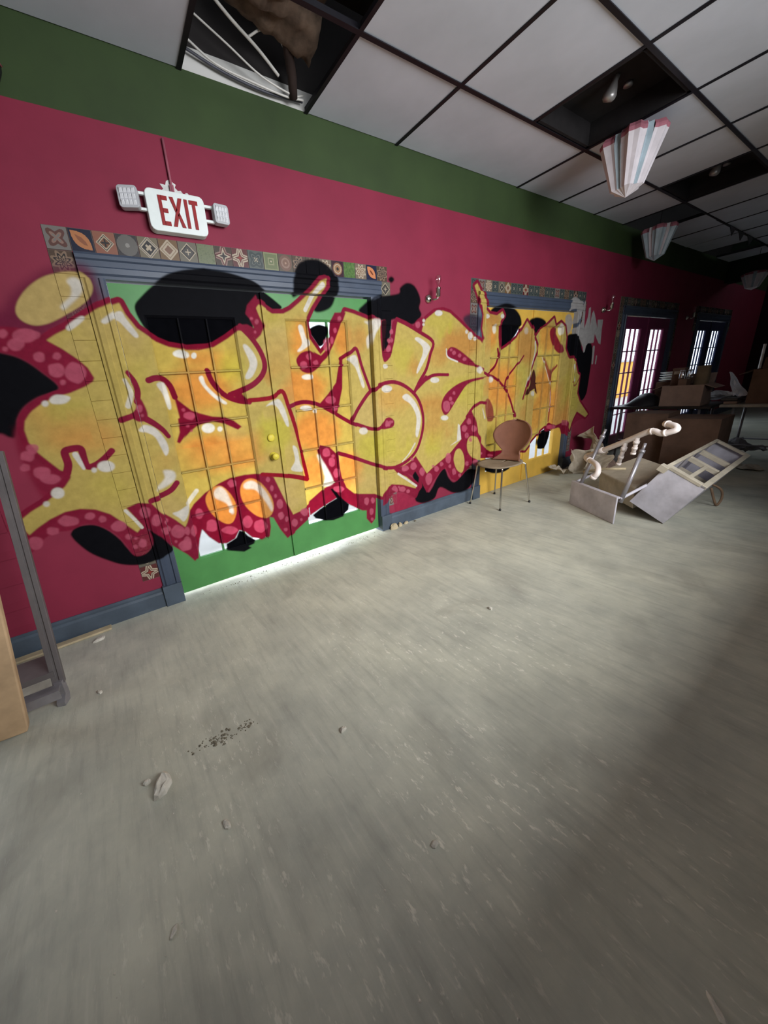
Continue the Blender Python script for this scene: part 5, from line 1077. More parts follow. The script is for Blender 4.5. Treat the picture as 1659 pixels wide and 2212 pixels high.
# bare plaster splotch above the sign
def splat(name,cx,cz,pts,y,mat,parent):
    m=MB();m.prism([(cx+x,cz+z) for x,z in pts][::-1],y,0.001);return m.build(name,mat,parent)
M_bare=simple('bare_white_plaster',(206,206,204),.85,0,.08,20)
pts=[(-.085,-.012),(-.095,.012),(-.065,.012),(-.045,.03),(-.06,.052),(-.03,.05),(-.022,.07),(-.005,.078),(.01,.07),(.028,.06),(.02,.045),(.034,.032),(.05,.036),(.062,.02),(.055,.004),(.06,-.02)]
splat('bare_patch',-.157,2.49,pts,-.0015,M_bare,wall);splat('bare_patch',-.075,2.512,[(-.01,-.006),(.004,-.009),(.012,.0),(.004,.008),(-.008,.006)],-.0015,M_bare,wall)
# ---------------------------------------------------------------- black round spotlight at the left edge
sp=empty('wall_light',(-.86,-.03,2.8),'round black wall fitting cut off by the left edge','wall light')
m=MB();m.lathe([(.0,.0),(.05,.002),(.075,.02),(.082,.05),(.07,.075),(.03,.085),(0,.086)],22,T3(-.885,.0,2.845)@R3('X',90));m.build('body',M_black,sp)
m=MB();m.tube([(-.825,-.088,2.87),(-.80,-.06,2.835)],.004,8);m.build('chrome_clip',M_chrome,sp)
# ---------------------------------------------------------------- wall sconces
def sconce(x,z,label,first):
    s=empty('wall_sconce',(x,0,z-.06),label,'wall light','bare-bulb sconces between the doors')
    m=MB();m.lathe([(.036,0),(.036,.012),(.026,.028),(.012,.034),(0,.034)],18,T3(x-.03,0,z-.03)@R3('X',90));m.build('back_plate',M_chrome,s)
    m=MB();m.tube([(x-.03,-.03,z-.03),(x-.02,-.07,z-.05),(x,-.09,z-.045),(x+.005,-.092,z-.02)],.007,8);m.build('arm',M_chrome,s)
    m=MB();m.lathe([(.013,0),(.019,.006),(.019,.062),(.022,.066),(.022,.074),(.012,.078)],16,T3(x+.005,-.092,z-.035));m.build('socket',M_chrome,s)
    m=MB();m.lathe([(.012,0),(.013,.02),(.024,.045),(.029,.065),(.024,.085),(.01,.096),(0,.098)],16,T3(x+.005,-.092,z+.042));m.build('bulb',M_bulb,s)
    return s
M_bulb=glass_mat('clear_bulb_glass',(.95,.88,.9,1),.16)
sconce(1.93,2.09,'chrome wall sconce with bare bulb between the green and mustard doors',1)
sconce(5.27,2.11,'chrome wall sconce with bare bulb right of the grey tag',0)
sconce(8.5,2.09,'dim wall sconce with bare bulb past the mauve doors',0)
# ---------------------------------------------------------------- pleated star lanterns
M_lantern=simple('pleated_paper',(196,188,192),.7,0,.05,10);M_pinkp=simple('pink_paper',(150,92,104),.7,0,.1,12);M_bluep=simple('pale_blue_film',(160,174,182),.4,0,.08,9)
def lantern(x,y,ztop,hh,rr,rot,label,M1,M2,M3,top=H+.003):
    s=empty('star_lantern',(x,y,ztop-hh),label,'lantern','paper star lanterns hung from the ceiling')
    B=T3(x,y,ztop)@R3('Z',rot);n=40
    star=lambda a,k:(1+a*math.cos(5*2*math.pi*k/n)+(.045 if k%2 else -.045))
    def shell(lo,hi,k0,k1,f,mat,name):
        P=[];F=[];rings=[(lo+(hi-lo)*i/4) for i in range(5)]
        ks=list(range(k0,k1+1))
        for t in rings:
            r=rr*(1.0-.52*t)*(1-.12*max(0,(.08-t)/.08));z=-hh*(.86*t)
            for k in ks:
                q=r*star(.16,k)*f;P.append(B@Vector((q*math.cos(2*math.pi*k/n),q*math.sin(2*math.pi*k/n),z)))
        w_=len(ks)
        for i in range(4):
            for j in range(w_-1): F.append([i*w_+j,i*w_+j+1,(i+1)*w_+j+1,(i+1)*w_+j])
        m=MB();m.add(P,F);m.build(name,mat,s,solid=.003)
    for g in range(5):
        shell(0.14,1,g*8-3,g*8+3,1.0,M1,'pleated_panel')
        shell(0,.14,g*8-3,g*8+3,1.0,M2,'trim_band')
        shell(0,1,g*8+3,g*8+5,1.02,M3,'side_panel')
    m=MB();P=[B@Vector((0,0,-hh))];ks=range(n)
    for k in ks:
        q=rr*.48*star(.16,k);P.append(B@Vector((q*math.cos(2*math.pi*k/n),q*math.sin(2*math.pi*k/n),-hh*.86)))
    m.add(P,[[0,1+(k+1)%n,1+k] for k in ks]);m.build('tip',M1,s,solid=.002)
    m=MB();P=[B@Vector((0,0,.03))]
    for k in ks:
        q=rr*.88*star(.16,k);P.append(B@Vector((q*math.cos(2*math.pi*k/n),q*math.sin(2*math.pi*k/n),0)))
    m.add(P,[[0,1+k,1+(k+1)%n] for k in ks]);m.build('cap',M2,s,solid=.002)
    m=MB();m.tube([(x,y,ztop+.02),(x,y,top)],.003,6);m.build('cord',M_tee,s)
lantern(3.165,-.935,3.03,.40,.192,58,'large pleated white star lantern with pink trim nearest the camera',M_lantern,M_pinkp,M_bluep)
lantern(5.7,-.33,2.97,.37,.165,55,'pale blue faceted star lantern near the green wall band',M_bluep,M_pinkp,M_lantern,3.72)
lantern(9.6,-.52,2.72,.28,.16,10,'dim star lantern at the far right end of the room',M_lantern,M_pinkp,M_bluep)
# ---------------------------------------------------------------- recessed fixtures
def fixture(n,r,label):
    x0,x1=n*GX+.016,(n+1)*GX-.016;y1,y0=ROW[r]-.016,ROW[r+1]+.016
    s=empty('recessed_light',((x0+x1)/2,(y0+y1)/2,H),label,'ceiling light','black recessed light boxes in the ceiling')
    m=MB();z=H+.001
    m.box((x0,y0,z),(x0+.02,y1,z+.16)).box((x1-.02,y0,z),(x1,y1,z+.16)).box((x0,y0,z),(x1,y0+.02,z+.16)).box((x0,y1-.02,z),(x1,y1,z+.16)).box((x0,y0,z+.15),(x1,y1,z+.17));m.build('housing',M_dark,s)
    c=((x0+x1)/2-.02,(y0+y1)/2+.02)
    m=MB();m.lathe([(.0,.0),(.03,.004),(.040,.016),(.042,.034),(.03,.07),(.018,.1),(.018,.13)],18,T3(c[0],c[1],z+.03)@R3('X',20));m.build('reflector_bulb',simple('frosted_bulb',(150,146,144),.35,.5,.03),s)
    m=MB();m.lathe([(.028,0),(.028,.02),(.0,.02)],14,T3(c[0]+.16,c[1]-.05,z+.13));m.build('socket',M_steel,s)
fixture(3,1,'black recessed light box with a single bulb, nearest the camera')
fixture(6,1,'black recessed light box with a single bulb, above the far lantern')
# ---------------------------------------------------------------- inside the ceiling hole
M_cable=simple('white_cable',(196,192,186),.5,0,.05);M_cabled=simple('grey_cable',(70,70,78),.5)
def cable(pts,r,mat,label):
    P=catmull(np.array(pts,float),False,6);m=MB();m.tube([tuple(p) for p in P],r,7);return m.build('cable',mat,label=label,cat='cable',group='loose cables in the ceiling hole')
cable([(.03,-.06,3.2),(.2,-.045,3.14),(.42,-.05,3.115),(.62,-.05,3.105),(.74,-.06,3.11)],.006,M_cable,'white cable sagging lowest along the wall in the ceiling hole')
cable([(.04,-.14,3.26),(.25,-.12,3.19),(.45,-.09,3.13),(.66,-.07,3.11),(.75,-.05,3.14)],.005,M_cable,'white cable slung above the lowest one in the ceiling hole')
cable([(.02,-.035,3.17),(.25,-.03,3.125),(.5,-.03,3.105),(.75,-.03,3.12)],.007,M_cabled,'dark grey cable lying against the wall in the ceiling hole')
cable([(.05,-.25,3.33),(.24,-.2,3.25),(.42,-.15,3.2),(.55,-.12,3.14)],.008,M_cable,'straight white cable crossing the dark of the ceiling hole')
cable([(.36,-.17,3.22),(.45,-.18,3.27),(.56,-.17,3.26),(.63,-.12,3.17),(.66,-.08,3.115)],.006,M_cable,'short looped white cable hanging by the strap in the ceiling hole')
m=MB()
def batt(u,v):
    x=.22+.5*u;y=-.2-.32*v;z=3.34-.10*math.sin(3*u+1)*v+.05*noise.noise(Vector((6*u,6*v,1)))-.16*u*(1-v)
    return (x,y,z)
m.grid(batt,18,12);m.build('insulation_batt',simple('torn_insulation',(92,76,64),.95,0,.25,12,.3),label='torn brown insulation hanging in the ceiling hole',cat='insulation',solid=.04)
m=MB();m.tube([(.5,-.28,3.36),(.58,-.2,3.25),(.64,-.12,3.16),(.67,-.06,3.1)],[.03,.03,.028,.026],8);m.build('hanging_strap',simple('dark_rag',(46,34,30),.9),label='dark brown strap hanging down in the ceiling hole',cat='strap')
m=MB()
def film(u,v): return (.5+.22*u,-.68-.3*v,3.2+.06*noise.noise(Vector((5*u,5*v,3)))+.07*v)
m.grid(film,12,12);m.build('plastic_film',simple('teal_film',(120,150,156),.3,0,.2,9),label='crumpled teal plastic film above the ceiling grid',cat='plastic film',solid=.004)
# black pennants on a ceiling bar
for i,(x,s_) in enumerate([(7.35,.10),(7.8,.11),(8.3,.12)]):
    m=MB();m.prism([(x-.14*s_/.1,3.075),(x+.14*s_/.1,3.075),(x+.02,3.075-s_)][::-1],-.625,-.619)
    m.build('pennant',M_black,label='torn black pennant hanging from the ceiling bar, %s of three'%['nearest','middle','farthest'][i],cat='pennant',group='torn black pennants on the ceiling bar')
# ---------------------------------------------------------------- bentwood chair
ch=empty('chair',(2.7,-.29,0),'round-backed bentwood chair with chrome legs in front of the mustard doors','chair')
feet=[(2.46,-.10,0),(2.48,-.457,0),(2.916,-.517,0),(2.943,-.074,0)]
hub=[(2.6,-.2),(2.6,-.37),(2.78,-.38),(2.78,-.2)]
for (fx,fy,fz),(hx,hy) in zip(feet,hub):
    d=Vector((fx-hx,fy-hy,0));k=Vector((hx,hy,.445))+d*.62
    P=catmull(np.array([(hx,hy,.44),tuple(Vector((hx,hy,.447))+d*.35),tuple(k-Vector((0,0,.008))),tuple(Vector((fx,fy,0)).lerp(k,.86)),tuple(Vector((fx,fy,0)).lerp(k,.4)),(fx,fy,.012)],float),False,5)
    m=MB();m.tube([tuple(p) for p in P],.0085,10);l=m.build('leg',M_chrome,ch)
    m=MB();m.tube([(fx,fy,0.0),(fx,fy,.018)],.0115,10);m.build('foot_cap',M_black,l)
SZ=.458
def seat(u,v):
    a=2*math.pi*u;r=v
    # rounded square outline, front edge on the -x side, curling down at the front
    ex_=.215*(abs(math.cos(a))**.75)*(1 if math.cos(a)>0 else -1);ey_=.205*(abs(math.sin(a))**.75)*(1 if math.sin(a)>0 else -1)
    x=ex_*r;y=ey_*r
    z=SZ-.012*(1-r*r)-.05*max(0,-x/.2-.55)**1.5+.03*max(0,x/.2-.6)
    return (2.69+x*.99-y*.12,-.285+y+x*.12-.03*x,z)
m=MB();m.grid(seat,40,8);m.build('seat',M_seat,ch,solid=.012)
def back(u,v):
    # waisted shell rising from the seat, widening to an oval
    t=v;z=.47+.42*t
    w_=.075+.03*(1-t)**6
    if t<.22: hwid=.15-.055*math.sin(t/.22*math.pi/2)
    else: hwid=.095+.11*math.sin(min(1,(t-.22)/.42)*math.pi/2) if t<.64 else .205*math.sqrt(max(0,1-((t-.64)/.36)**2))
    y=(2*u-1)*hwid
    x=2.875+.07*t**1.3+.02*math.cos((2*u-1)*1.4)-.02-.5*y*y*0
    if t<.12: x-=(.12-t)*.55;z-=.0
    return (x-y*.12+.04*(y/.2)**2*-1,-.285+y-.01,z)
m=MB();m.grid(back,22,26);m.build('backrest',M_ply,ch,solid=.011)
m=MB();m.lathe([(.11,0),(.12,.008),(.0,.008)],18,T3(2.69,-.285,.436));m.build('seat_plate',M_black,ch)
# ---------------------------------------------------------------- overturned sink with drain pipe
sk=empty('overturned_sink',(3.1,-1.15,0),'overturned steel sink on the floor with white drain pipe on its upturned legs','sink')
ax=Vector((.5237,.8519,0));nr=Vector((.8519,-.5237,0)) # along the front edge, away from the camera side
O=Vector((2.821,-1.334,0))
Ms=Matrix(((ax.x,nr.x,0,O.x),(ax.y,nr.y,0,O.y),(0,0,1,0),(0,0,0,1)))
W_,Hh=.611,.25
lw=lambda x,y,z:Ms@Vector((x,y,z))
m=MB();m.box((0,0,0),(W_,.014,Hh),Ms,.004).box((0,.014,Hh-.014),(W_,.04,Hh),Ms,.003);m.build('apron',M_steel2,sk)
m=MB();m.add([lw(.80,.42,.27),lw(.16,.28,.27),lw(.37,.74,.39),lw(.84,.86,.39),lw(.80,.44,.06),lw(.16,.30,.06),lw(.37,.74,.10),lw(.84,.86,.10)],[[0,1,2,3],[4,7,6,5],[0,4,5,1],[1,5,6,2],[2,6,7,3],[3,7,4,0]]);m.build('basin',M_steeld,sk,bevel=.012)
for a_,b_ in(((.0,.03,.235),(.06,.30,.325)),((.60,.03,.235),(.80,.42,.26)),((.60,.03,.02),(.80,.44,.02))):
    m=MB();m.tube([lw(*a_),lw(*b_)],.013,8);m.build('side_rail',M_steel2,sk)
for a_,b_ in(((.0,.035,.20),(.055,.21,.70)),((.515,.035,.24),(.60,.27,.755))):
    a=lw(*a_);b=lw(*b_)
    m=MB();m.tube([a,a.lerp(b,.86)],.017,12).tube([a.lerp(b,.84),a.lerp(b,.89)],.022,12).tube([a.lerp(b,.88),b],.012,12);m.build('leg',M_steel,sk)
pp=[lw(*q) for q in((.323,.0,.345),(.293,.02,.405),(.36,.055,.458),(.50,.10,.468),(.64,.15,.462),(.70,.19,.475),(.66,.205,.50),(.489,.22,.582),(.291,.24,.685),(.109,.26,.785),(.06,.27,.797),(.002,.28,.782),(-.045,.30,.796),(-.082,.32,.82),(-.06,.33,.842),(.0,.335,.852),(.049,.34,.854))]
P=catmull(np.array([tuple(v) for v in pp]),False,5)
m=MB();m.tube([tuple(v) for v in P],.024,14)
for i,t0 in((0,.0),(3,.3),(6,.5),(9,.5),(11,.3),(15,.3)): m.tube([pp[i].lerp(pp[i+1],t0),pp[i].lerp(pp[i+1],t0+.35)],.029,14)
m.build('drain_pipe',M_pvc,sk)
for q_,e_ in(((.293,.24,.67),(.352,.25,.448)),((.188,.25,.73),(.219,.26,.573))):
    q=lw(*q_);e=lw(*e_)
    m=MB();m.tube([q,e],.017,12).tube([q.lerp(e,.2),q.lerp(e,.36)],.024,12).tube([q.lerp(e,.58),q.lerp(e,.7)],.022,12).tube([q.lerp(e,.9),e],.021,12);m.build('drain_branch',M_pvc,sk)
m=MB();a=lw(.62,.12,.33);b=lw(.36,.34,.40);m.tube([a,a.lerp(b,.5)+Vector((0,0,.015)),b],.012,8);m.build('cross_strap',M_strip,sk)
# ---------------------------------------------------------------- tipped steel cabinet
cb=empty('tipped_cabinet',(3.8,-1.6,0),'tipped grey steel cabinet with an open framed side leaning on the floor','cabinet')
ex_,ey_,ez_=Vector((3.085-3.092,-1.341+1.602,.15))/.301,Vector((3.1-3.092,-1.809+1.602,.362))/.417,Vector((4.802-3.1,-1.76+1.809,-.01))/1.702
ex_.normalize();ey_=(ey_-ex_*ey_.dot(ex_)).normalized();ez_=ey_.cross(ex_).normalized()
if ez_.x<0: ez_=-ez_
A_,B_,C_=.301,.417,1.58
O=Vector((3.092,-1.602,.004))
Mc=Matrix(((ex_.x,ey_.x,ez_.x,O.x),(ex_.y,ey_.y,ez_.y,O.y),(ex_.z,ey_.z,ez_.z,O.z),(0,0,0,1)))
t_=.008
def cbx(lo,hi,name,mat,bev=.002,par=None):
    m=MB();m.box(lo,hi,Mc,bev);return m.build(name,mat,par or cb)
cbx((0,0,0),(A_,B_,t_),'end_panel',M_steel2)
cbx((0,0,C_-t_),(A_,B_,C_),'end_panel',M_steel2)
cbx((0,0,t_),(t_,B_,C_-t_),'side_panel',M_steel2);cbx((A_-t_,0,t_),(A_,B_,C_-t_),'side_panel',M_steel2)
cbx((t_,0,t_),(A_-t_,t_,C_-t_),'floor_panel',M_steel2)
# framed open top face (at local y = B_)
fr=.035
cbx((-.004,B_-.02,0),(fr,B_+.004,C_),'face_frame',M_steeld);cbx((A_-fr*.7,B_-.02,0),(A_+.004,B_+.004,C_),'face_frame',M_steeld)
cbx((fr,B_-.02,-.004),(A_-fr*.7,B_+.004,.06),'face_frame',M_steeld);cbx((fr,B_-.02,C_-.05),(A_-fr*.7,B_+.004,C_),'face_frame',M_steeld)
cbx((A_-.03,B_-.05,-.07),(A_+.03,B_+.004,.0),'lip',M_steeld)
for z in(.62,1.0): cbx((fr,B_-.06,z),(A_-fr*.7,B_-.02,z+.05),'divider',M_steeld)
cbx((.12,B_-.07,.06),(.15,B_-.03,.62),'divider',M_steeld)
cbx((t_,.17,t_),(A_-t_,.18,1.0),'inner_shelf',M_steeld)
g=lambda x,y,z:Mc@Vector((x,y,z))
a2=g(.02,B_*.55,.80)
m=MB();P=catmull(np.array([tuple(a2),(a2.x+.05,a2.y-.07,a2.z*.75),(a2.x+.06,a2.y-.09,a2.z*.35),(a2.x-.0,a2.y-.08,.012),(a2.x-.03,a2.y-.06,a2.z*.3),(a2.x-.03,a2.y-.02,a2.z*.85)]),False,5)
m.tube([tuple(v) for v in P],.010,8);m.build('prop_strap',simple('rusty_strap',(120,96,76),.8),cb)
# ---------------------------------------------------------------- torn paper and cardboard heap by the wall
def crumple(name,c,sx,sy,rot,seed,mat,label,cat,amp=.05,group=None,fold=.0):
    m=MB();B=T3(*c)@Matrix.Rotation(rot[2],4,'Z')@Matrix.Rotation(rot[1],4,'Y')@Matrix.Rotation(rot[0],4,'X')
    def f(u,v):
        x=(u-.5)*sx;y=(v-.5)*sy
        k=1+.18*noise.noise(Vector((3*u,3*v,seed+9)))
        z=amp*noise.noise(Vector((2.3*u,2.3*v,seed)))+amp*.5*abs(noise.noise(Vector((5*u,5*v,seed+3))))+fold*abs(u-.45)
        return B@Vector((x*k,y*k,z))
    m.grid(f,14,12,False)
    zmin=min(v[2] for v in m.v)
    if zmin<.002: m.v=[(v[0],v[1],v[2]-zmin+.002) for v in m.v]
    m.v=[(v[0],min(v[1],-.03),v[2]) for v in m.v]
    return m.build(name,mat,label=label,cat=cat,group=group,solid=.003)
G1='torn paper sheets heaped by the wall'
crumple('paper_sheet',(4.78,-.24,.30),.46,.40,(1.0,.3,.5),1,M_paper,'largest torn brown paper sheet on top of the heap by the wall','paper',.12,G1,.25)
crumple('paper_sheet',(4.42,-.24,.15),.30,.30,(1.25,.1,-.5),2,M_paper,'torn paper sheet standing at the left of the heap by the wall','paper',.08,G1,.35)
crumple('paper_sheet',(4.5,-.42,.13),.24,.28,(1.15,.4,-.9),3,M_paper,'torn paper sheet leaning at the front of the heap by the wall','paper',.08,G1,.35)
crumple('paper_sheet',(4.20,-.16,.06),.30,.20,(.35,.2,.2),4,M_paper,'flat torn paper scrap beside the mustard door','paper',.06,G1)
crumple('paper_sheet',(4.62,-.62,.08),.36,.26,(.5,-.3,.6),5,M_card2,'torn cardboard scrap behind the left of the overturned sink','cardboard',.08,G1)
# ---------------------------------------------------------------- tables at the far end
def table(x0,x1,y0,y1,zt,mat,legm,label):
    t=empty('table',((x0+x1)/2,(y0+y1)/2,0),label,'table','tables standing across the room')
    m=MB();m.box((x0,y0,zt-.035),(x1,y1,zt),None,.004);m.build('table_top',mat,t)
    for x in(x0+.08,x1-.08):
        for y in(y0+.12,y1-.12):
            m=MB();m.tube([(x,y,zt-.035),(x,y,.0)],.014,10);m.build('leg',legm,t)
        m=MB();m.tube([(x,y0+.12,.25),(x,y1-.12,.25)],.009,8);m.build('stretcher',legm,t)
table(5.75,6.5,-1.17,-.07,.75,M_tabletop,M_steel,'dark-topped table in front of the mauve doors')
table(5.85,6.6,-3.0,-1.22,.76,simple('pale_laminate',(150,144,134),.5),M_steel,'pale-edged table at the right edge of the view')
def carton(x0,x1,y0,y1,z0,z1,label,mat,flap=True,wedge=0):
    c=empty('cardboard_box',((x0+x1)/2,(y0+y1)/2,z0),label,'box','cardboard boxes at the far end')
    t=.006
    m=MB();m.box((x0,y0,z0),(x0+t,y1,z1)).box((x1-t,y0,z0),(x1,y1,z1)).box((x0+t,y0,z0),(x1-t,y0+t,z1)).box((x0+t,y1-t,z0),(x1-t,y1,z1)).box((x0+t,y0+t,z0),(x1-t,y1-t,z0+t));m.build('body',mat,c)
    if flap:
        h=(x1-x0)*.35
        for y,s_ in((y0,-1),(y1,1)):
            m=MB();m.add([(x0,y,z1),(x1,y,z1),(x1,y+s_*h*.8,z1-h*.35),(x0,y+s_*h*.8,z1-h*.35)],[[0,1,2,3]]);m.build('flap',mat,c,solid=.005)
        m=MB();m.add([(x1,y0,z1),(x1,y1,z1),(x1+.06,y1,z1+h*.9),(x1+.06,y0,z1+h*.9)],[[0,1,2,3]]);m.build('flap',mat,c,solid=.005)
    else:
        m=MB();m.box((x0,y0,z1-.001),(x1,y1,z1+t));m.build('lid',mat,c)
    return c
carton(5.8,6.2,-1.05,-.63,.751,1.02,'open cardboard box on the dark-topped table',M_card2)
carton(5.95,6.35,-1.68,-1.42,.761,1.16,'tall cardboard box on the pale-edged table',M_card)
carton(5.28,5.7,-.9,-.46,.0,.70,'brown cardboard box under the left of the dark-topped table',M_card,False)
carton(5.1,5.62,-1.42,-.94,.0,.66,'largest brown cardboard box on the floor behind the tipped cabinet',M_card,False)
# things on the dark table
m=MB()
def heap(u,v):
    a=2*math.pi*u;r=v;x=6.02+.2*r*math.cos(a);y=-.36+.24*r*math.sin(a)
    z=.752+(.27*(1-r**2)*(.55-.45*math.sin(a)*r)+.05*noise.noise(Vector((3*x,5*y,2)))*(1-r))
    return (x,y,max(.752,z+.12*max(0,-(y+.36))*(1-r)))
m.grid(heap,36,12,False);m.build('bin_bag',M_black,label='heaped black plastic bag at the left end of the dark-topped table',cat='bag')
carton(6.25,6.48,-.68,-.42,.751,1.052,'plain carton under the stack of white plates behind the black bag',M_card,False)
for i in range(4):
    m=MB();m.lathe([(.05,0),(.1,.006),(.135,.02),(.14,.026),(.1,.012),(0,.008)],24,T3(6.375+.004*i,-.55,1.061+.034*i));
    m.build('plate',M_white,label=['lowest','second lowest','third','topmost'][i]+' white plate stacked behind the open cardboard box',cat='plate',group='white plates stacked behind the open box')
m=MB();m.box((6.03,-.77,.76),(6.17,-.645,1.24),T3(0,0,0),.003);
m2=empty('small_carton',(6.1,-.7,.76),'small brown carton poking out of the open box','carton');m.build('body',M_card,m2);k_=MB();k_.box((6.026,-.745,1.16),(6.03,-.665,1.2));k_.build('paper_label',M_paper,m2)
m=MB();m.box((5.84,-.86,.76),(6.02,-.775,1.098),None,.004);pc_=empty('parcel',(5.93,-.82,.76),'narrow brown parcel under the glass jars in the open box','parcel');m.build('body',M_card,pc_);k_=MB();k_.box((5.9,-.862,1.0985),(5.93,-.773,1.0995));k_.build('tape',M_paper,pc_)
for i,(y,z) in enumerate(((-.79,1.0996),(-.852,1.0996))):
    j=empty('glass_jar',(5.96 if i else 5.9,y,z),['left','right'][i]+' of two small glass jars on top of the open box','jar','glass jars in the open box')
    m=MB();m.lathe([(.026,0),(.032,.01),(.032,.07),(.024,.085),(.024,.1),(.020,.1),(.020,.085),(.027,.07),(.027,.01),(0,.006)],16,T3(5.96 if i else 5.9,y,z));m.build('body',M_lens,j)
    m=MB();m.lathe([(.027,.1),(.027,.115),(0,.115)],16,T3(5.96 if i else 5.9,y,z));m.build('lid',M_steel,j)
m=MB()
def bagf(u,v):
    a=2*math.pi*u;r=.082*(1-.2*v)*(1+.12*noise.noise(Vector((2*math.cos(a),2*math.sin(a),3*v))))
    return (6.06+r*.9*math.cos(a),-.952+r*math.sin(a),.765+.485*v)
m.grid(bagf,28,10);m.build('paper_bag',simple('olive_brown_paper',(108,92,72),.85,0,.12,6),label='crumpled olive-brown paper bag standing in the open box',cat='bag',solid=.003)
# on the pale table
for i in range(2):
    m=MB();m.box((5.9,-1.36,.762+.04*i),(6.3,-1.24+.03*i,.795+.04*i),None,.004)
    o=m.build('flat_tray',[M_card2,M_black][i],label=['lower pale','upper black'][i]+' flat tray stacked on the pale-edged table',cat='tray',group='flat trays on the pale table')
crumple('plastic_sheet',(6.22,-1.16,.84),.3,.22,(.5,.1,1.5),11,M_sheetw,'bright white plastic sheet draped on the pale-edged table','plastic sheet',.05)
m=MB()
def drape(u,v): 
    return (6.1+.1*u+.03*math.sin(9*v),-1.19-.13*v*u-.08*v,1.14-.30*v+.03*noise.noise(Vector((4*u,4*v,5))))
m.grid(drape,12,12,False);m.build('paper_sheet',M_sheetw,label='upright sheet of white paper against the tall cardboard box',cat='paper',solid=.003)
m=MB();m.tube([(6.62,-1.36,.775),(6.6,-1.352,1.45)],.014,10);tu=m.build('lamp_tube',simple('white_lamp_tube',(222,222,220),.4),label='white fluorescent tube standing upright at the right edge',cat='lamp tube')
# clutter below the pale table
crumple('plastic_sheet',(6.25,-1.45,.2),.5,.35,(.2,.1,.3),21,simple('grey_film',(120,118,122),.6),'dim grey plastic sheet under the pale-edged table','plastic sheet',.15)
crumple('paper_sheet',(5.75,-1.62,.02),.3,.2,(0,0,.4),22,M_paper,'dusty paper scrap on the floor under the pale-edged table','paper',.03)
# ---------------------------------------------------------------- left edge: metal rack, plank, lath
rk=empty('metal_rack',(-1.33,-.58,0),'grey metal rack upright with a low shelf at the left edge','rack')
def post(pts,wid,dep,name,mat):
    """two-flange channel between two points"""
    a,b=Vector(pts[0]),Vector(pts[1]);ztop=(b-a).normalized();xx=Vector((1,0,0));yy=ztop.cross(xx).normalized();xx=yy.cross(ztop).normalized();L=(b-a).length
    M=Matrix(((xx.x,yy.x,ztop.x,a.x),(xx.y,yy.y,ztop.y,a.y),(xx.z,yy.z,ztop.z,a.z),(0,0,0,1)))
    m=MB();m.box((-wid/2,-dep/2,0),(-.004,dep/2,L),M,.002).box((.004,-dep/2,0),(wid/2,dep/2,L),M,.002).box((-.004,-dep/2+.006,0),(.004,dep/2,L),M);return m.build(name,mat,rk)
M_rack=simple('grey_enamel_steel',(104,98,98),.5,.3,.08,6)
post([(-1.275,-.595,.10),(-1.225,-.40,1.22)],.05,.03,'upright',M_rack);post([(-1.70,-.595,.10),(-1.66,-.40,1.22)],.05,.03,'upright',M_rack)
m=MB();m.box((-1.70,-.60,.168),(-1.28,-.42,.176),None,.002).box((-1.70,-.605,.150),(-1.28,-.6,.178));m.build('shelf',M_rack,rk)
m=MB();m.box((-1.70,-.66,.098),(-1.27,-.60,.104),None,.002).box((-1.70,-.665,.06),(-1.27,-.658,.106));m.build('shelf_rail',M_steel,rk)
m=MB();m.prism([(-.045,.0),(.0,.0),(.012,.03),(.012,.12),(-.016,.12),(-.018,.05),(-.045,.022)],-.018,.018,T3(-1.272,-.6,0)@R3('Z',70));m.build('foot',M_steel,rk)
m=MB();m.prism([(-.045,.0),(.0,.0),(.012,.03),(.012,.12),(-.016,.12),(-.018,.05),(-.045,.022)],-.018,.018,T3(-1.70,-.6,0)@R3('Z',70));m.build('foot',M_steel,rk)
# plank leaning at the left edge
a=Vector((-1.448,-.70,0.0));b=Vector((-1.32,-.70,1.0));d=(b-a).normalized()
yy=Vector((0,1,0));xx=yy.cross(d).normalized();L=1.15
Mp=Matrix(((xx.x,yy.x,d.x,a.x),(xx.y,yy.y,d.y,a.y),(xx.z,yy.z,d.z,a.z),(0,0,0,1)))
m=MB();pr=[(-.10,.02),(-.09,.006),(-.07,.0),(.025,.0),(.04,.006),(.045,.03),(.045,L),(-.10,L)]
m.prism(pr[::-1],-.02,.02,Mp);m.v=[(v[0],v[1],max(v[2],.001)) for v in m.v]
m.build('plank',M_wood,label='pale wooden plank standing upright at the left edge',cat='plank',bevel=.006)
m=MB();m.box((-.27,-.026,0),(.27,.026,.014),T3(-1.34,-.066,.001)@R3('Z',2),.003)
m.build('lath',M_strip,label='long pale wooden lath lying along the skirting board',cat='lath')
m=MB();m.box((-.2,-.008,0),(.2,.008,.008),T3(-1.6,-.13,.001)@R3('Z',4),.002);m.build('lath',M_strip,label='thin broken lath on the floor behind the metal rack',cat='lath')
